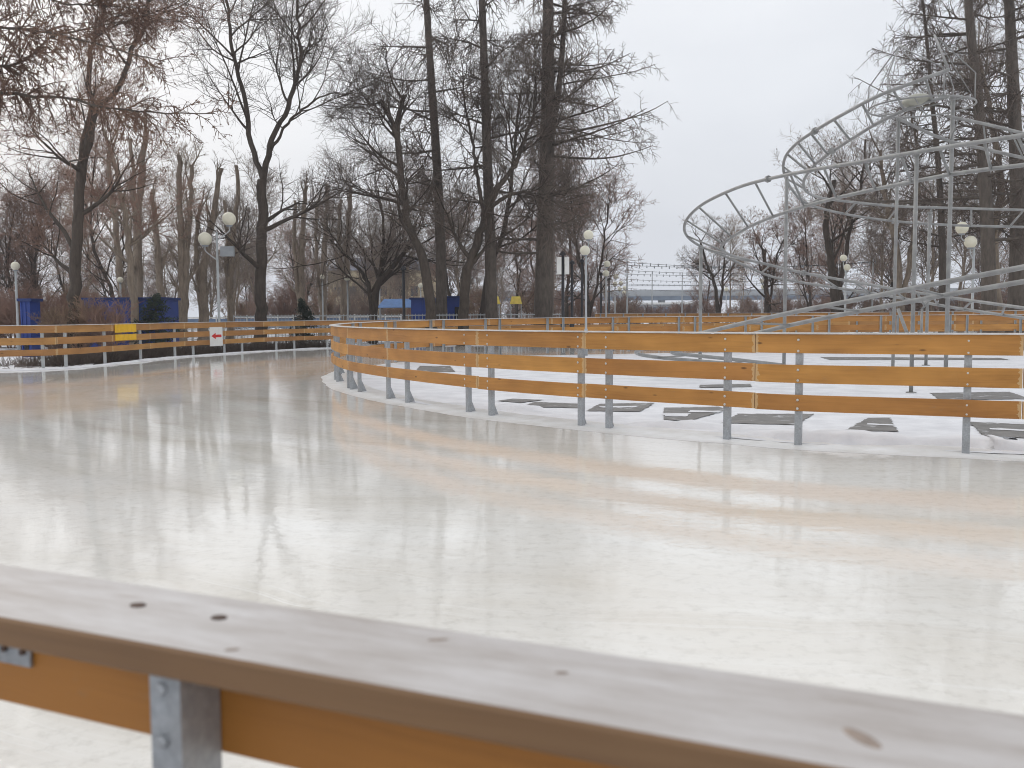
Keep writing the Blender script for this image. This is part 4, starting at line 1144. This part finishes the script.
strs = [(623, 262, 60, 874, 262, 58, 4.5, 1), (621, 265, 64, 880, 261, 60, 7, 1), (622, 270, 70, 872, 266, 66, 4, 1), (622, 274, 76, 868, 270, 72, 7, 1), (623, 279, 84, 860, 274, 80, 5, 1), (624, 284, 92, 850, 278, 88, 6, 1), (624, 288, 100, 840, 282, 96, 5, 1)]
for i, (x0, y0, d0, x1, y1, d1, sag, _) in enumerate(strs):
    a, b = P(x0, y0, d0), P(x1, y1, d1); a0 = a.copy()
    t = empty('string_lights', a, 0, 'sagging string of small bulbs strung across the far clearing, %s' % ('highest row', 'second row from the top', 'third row from the top', 'fourth row from the top', 'fifth row from the top', 'second lowest row', 'lowest row')[i], 'string lights', 'rows of string lights')
    pts = []
    for k in range(41):
        u = k/40; q = a.lerp(b, u)-a0; q.z -= (2.2, 1.2, 2.6, .9, 2.0, 1.1, 2.4)[i]*sag/F*(d0+d1)/2*4*u*(1-u)*.5; pts.append(q)
    MB().tube(pts, .012, 4).build('cable', M['cable'], t)
    nb_ = 31+2*i
    for k in range(nb_):
        u = (k+.5)/nb_*40; q = pts[int(u)].lerp(pts[int(u)+1], u-int(u))
        if bulb is None:
            bm = MB(); bm.sphere((0, 0, -.08), .042, 8, 6, (1, 1, 1.35)); bm.lathe([(.035, -.02), (.035, .04), (.01, .05)], (0, 0, 0), 6)
            bulb = bm.build('bulb', M['grey'], t, True); ob = bulb
        else:
            ob = bulb.copy(); COL.objects.link(ob); ob.parent = t
        ob.location = q

hz = MB().box((0, 110, 20), (420, 320, 42)).build('haze', bpy.data.materials.new('haze'), None)
hz.location = (0, 0, 0); hz['kind'] = 'stuff'; hm = hz.data.materials[0]; hm.use_nodes = True
for n_ in list(hm.node_tree.nodes):
    if n_.type == 'BSDF_PRINCIPLED': hm.node_tree.nodes.remove(n_)
vol = hm.node_tree.nodes.new('ShaderNodeVolumePrincipled'); vol.inputs['Density'].default_value = .0008
vol.inputs['Color'].default_value = (.93, .95, 1, 1)
hm.node_tree.links.new(vol.outputs[0], [n_ for n_ in hm.node_tree.nodes if n_.type == 'OUTPUT_MATERIAL'][0].inputs['Volume'])
# ------------------------------------------------------------------ world, sun, view
w = bpy.data.worlds.new('World'); scene.world = w; w.use_nodes = True; nt = w.node_tree
bg = nt.nodes['Background']
sky = nt.nodes.new('ShaderNodeTexSky'); sky.sky_type = 'NISHITA'; sky.sun_disc = False
SUN_EL, SUN_AZ = R(32), R(-40)
sky.sun_elevation = SUN_EL; sky.sun_rotation = SUN_AZ; sky.dust_density = 6; sky.air_density = 1.2
tc = nt.nodes.new('ShaderNodeTexCoord'); sp = nt.nodes.new('ShaderNodeSeparateXYZ'); nt.links.new(tc.outputs['Generated'], sp.inputs[0])
rmp = nt.nodes.new('ShaderNodeValToRGB'); cr = rmp.color_ramp
cr.elements[0].position = 0; cr.elements[0].color = (.78, .82, .90, 1); cr.elements[1].position = .5; cr.elements[1].color = (.97, .98, 1.0, 1)
nt.links.new(sp.outputs[2], rmp.inputs[0])
nz = nt.nodes.new('ShaderNodeTexNoise'); nz.inputs['Scale'].default_value = 2.2; nz.inputs['Detail'].default_value = 5
mpn = nt.nodes.new('ShaderNodeMapping'); mpn.inputs['Scale'].default_value = (1, 1, 2.5); nt.links.new(tc.outputs['Generated'], mpn.inputs[0]); nt.links.new(mpn.outputs[0], nz.inputs['Vector'])
r2 = nt.nodes.new('ShaderNodeValToRGB'); r2.color_ramp.elements[0].position = .3; r2.color_ramp.elements[0].color = (.90, .905, .92, 1); r2.color_ramp.elements[1].position = .7; r2.color_ramp.elements[1].color = (1.08, 1.08, 1.07, 1)
nt.links.new(nz.outputs['Fac'], r2.inputs[0])
mul = nt.nodes.new('ShaderNodeMix'); mul.data_type = 'RGBA'; mul.blend_type = 'MULTIPLY'; mul.inputs[0].default_value = 1
nt.links.new(rmp.outputs[0], mul.inputs[6]); nt.links.new(r2.outputs[0], mul.inputs[7])
sc2 = nt.nodes.new('ShaderNodeVectorMath'); sc2.operation = 'SCALE'; sc2.inputs['Scale'].default_value = 10.2; nt.links.new(mul.outputs[2], sc2.inputs[0])
mx = nt.nodes.new('ShaderNodeMix'); mx.data_type = 'RGBA'; mx.inputs[0].default_value = .88
nt.links.new(sky.outputs[0], mx.inputs[6]); nt.links.new(sc2.outputs[0], mx.inputs[7])
nt.links.new(mx.outputs[2], bg.inputs[0]); bg.inputs[1].default_value = .1
sd_ = bpy.data.lights.new('sun', 'SUN'); sd_.energy = .6; sd_.angle = R(25); sd_.color = (1, .97, .93)
so = bpy.data.objects.new('sun', sd_); COL.objects.link(so)
dv = Vector((math.sin(SUN_AZ)*math.cos(SUN_EL), math.cos(SUN_AZ)*math.cos(SUN_EL), math.sin(SUN_EL)))
so.rotation_euler = dv.to_track_quat('Z', 'Y').to_euler()
scene.view_settings.view_transform = 'Standard'; scene.view_settings.look = 'None'; scene.view_settings.gamma = 1
scene.view_settings.exposure = 0.06
scene.cycles.filter_width = 1.0
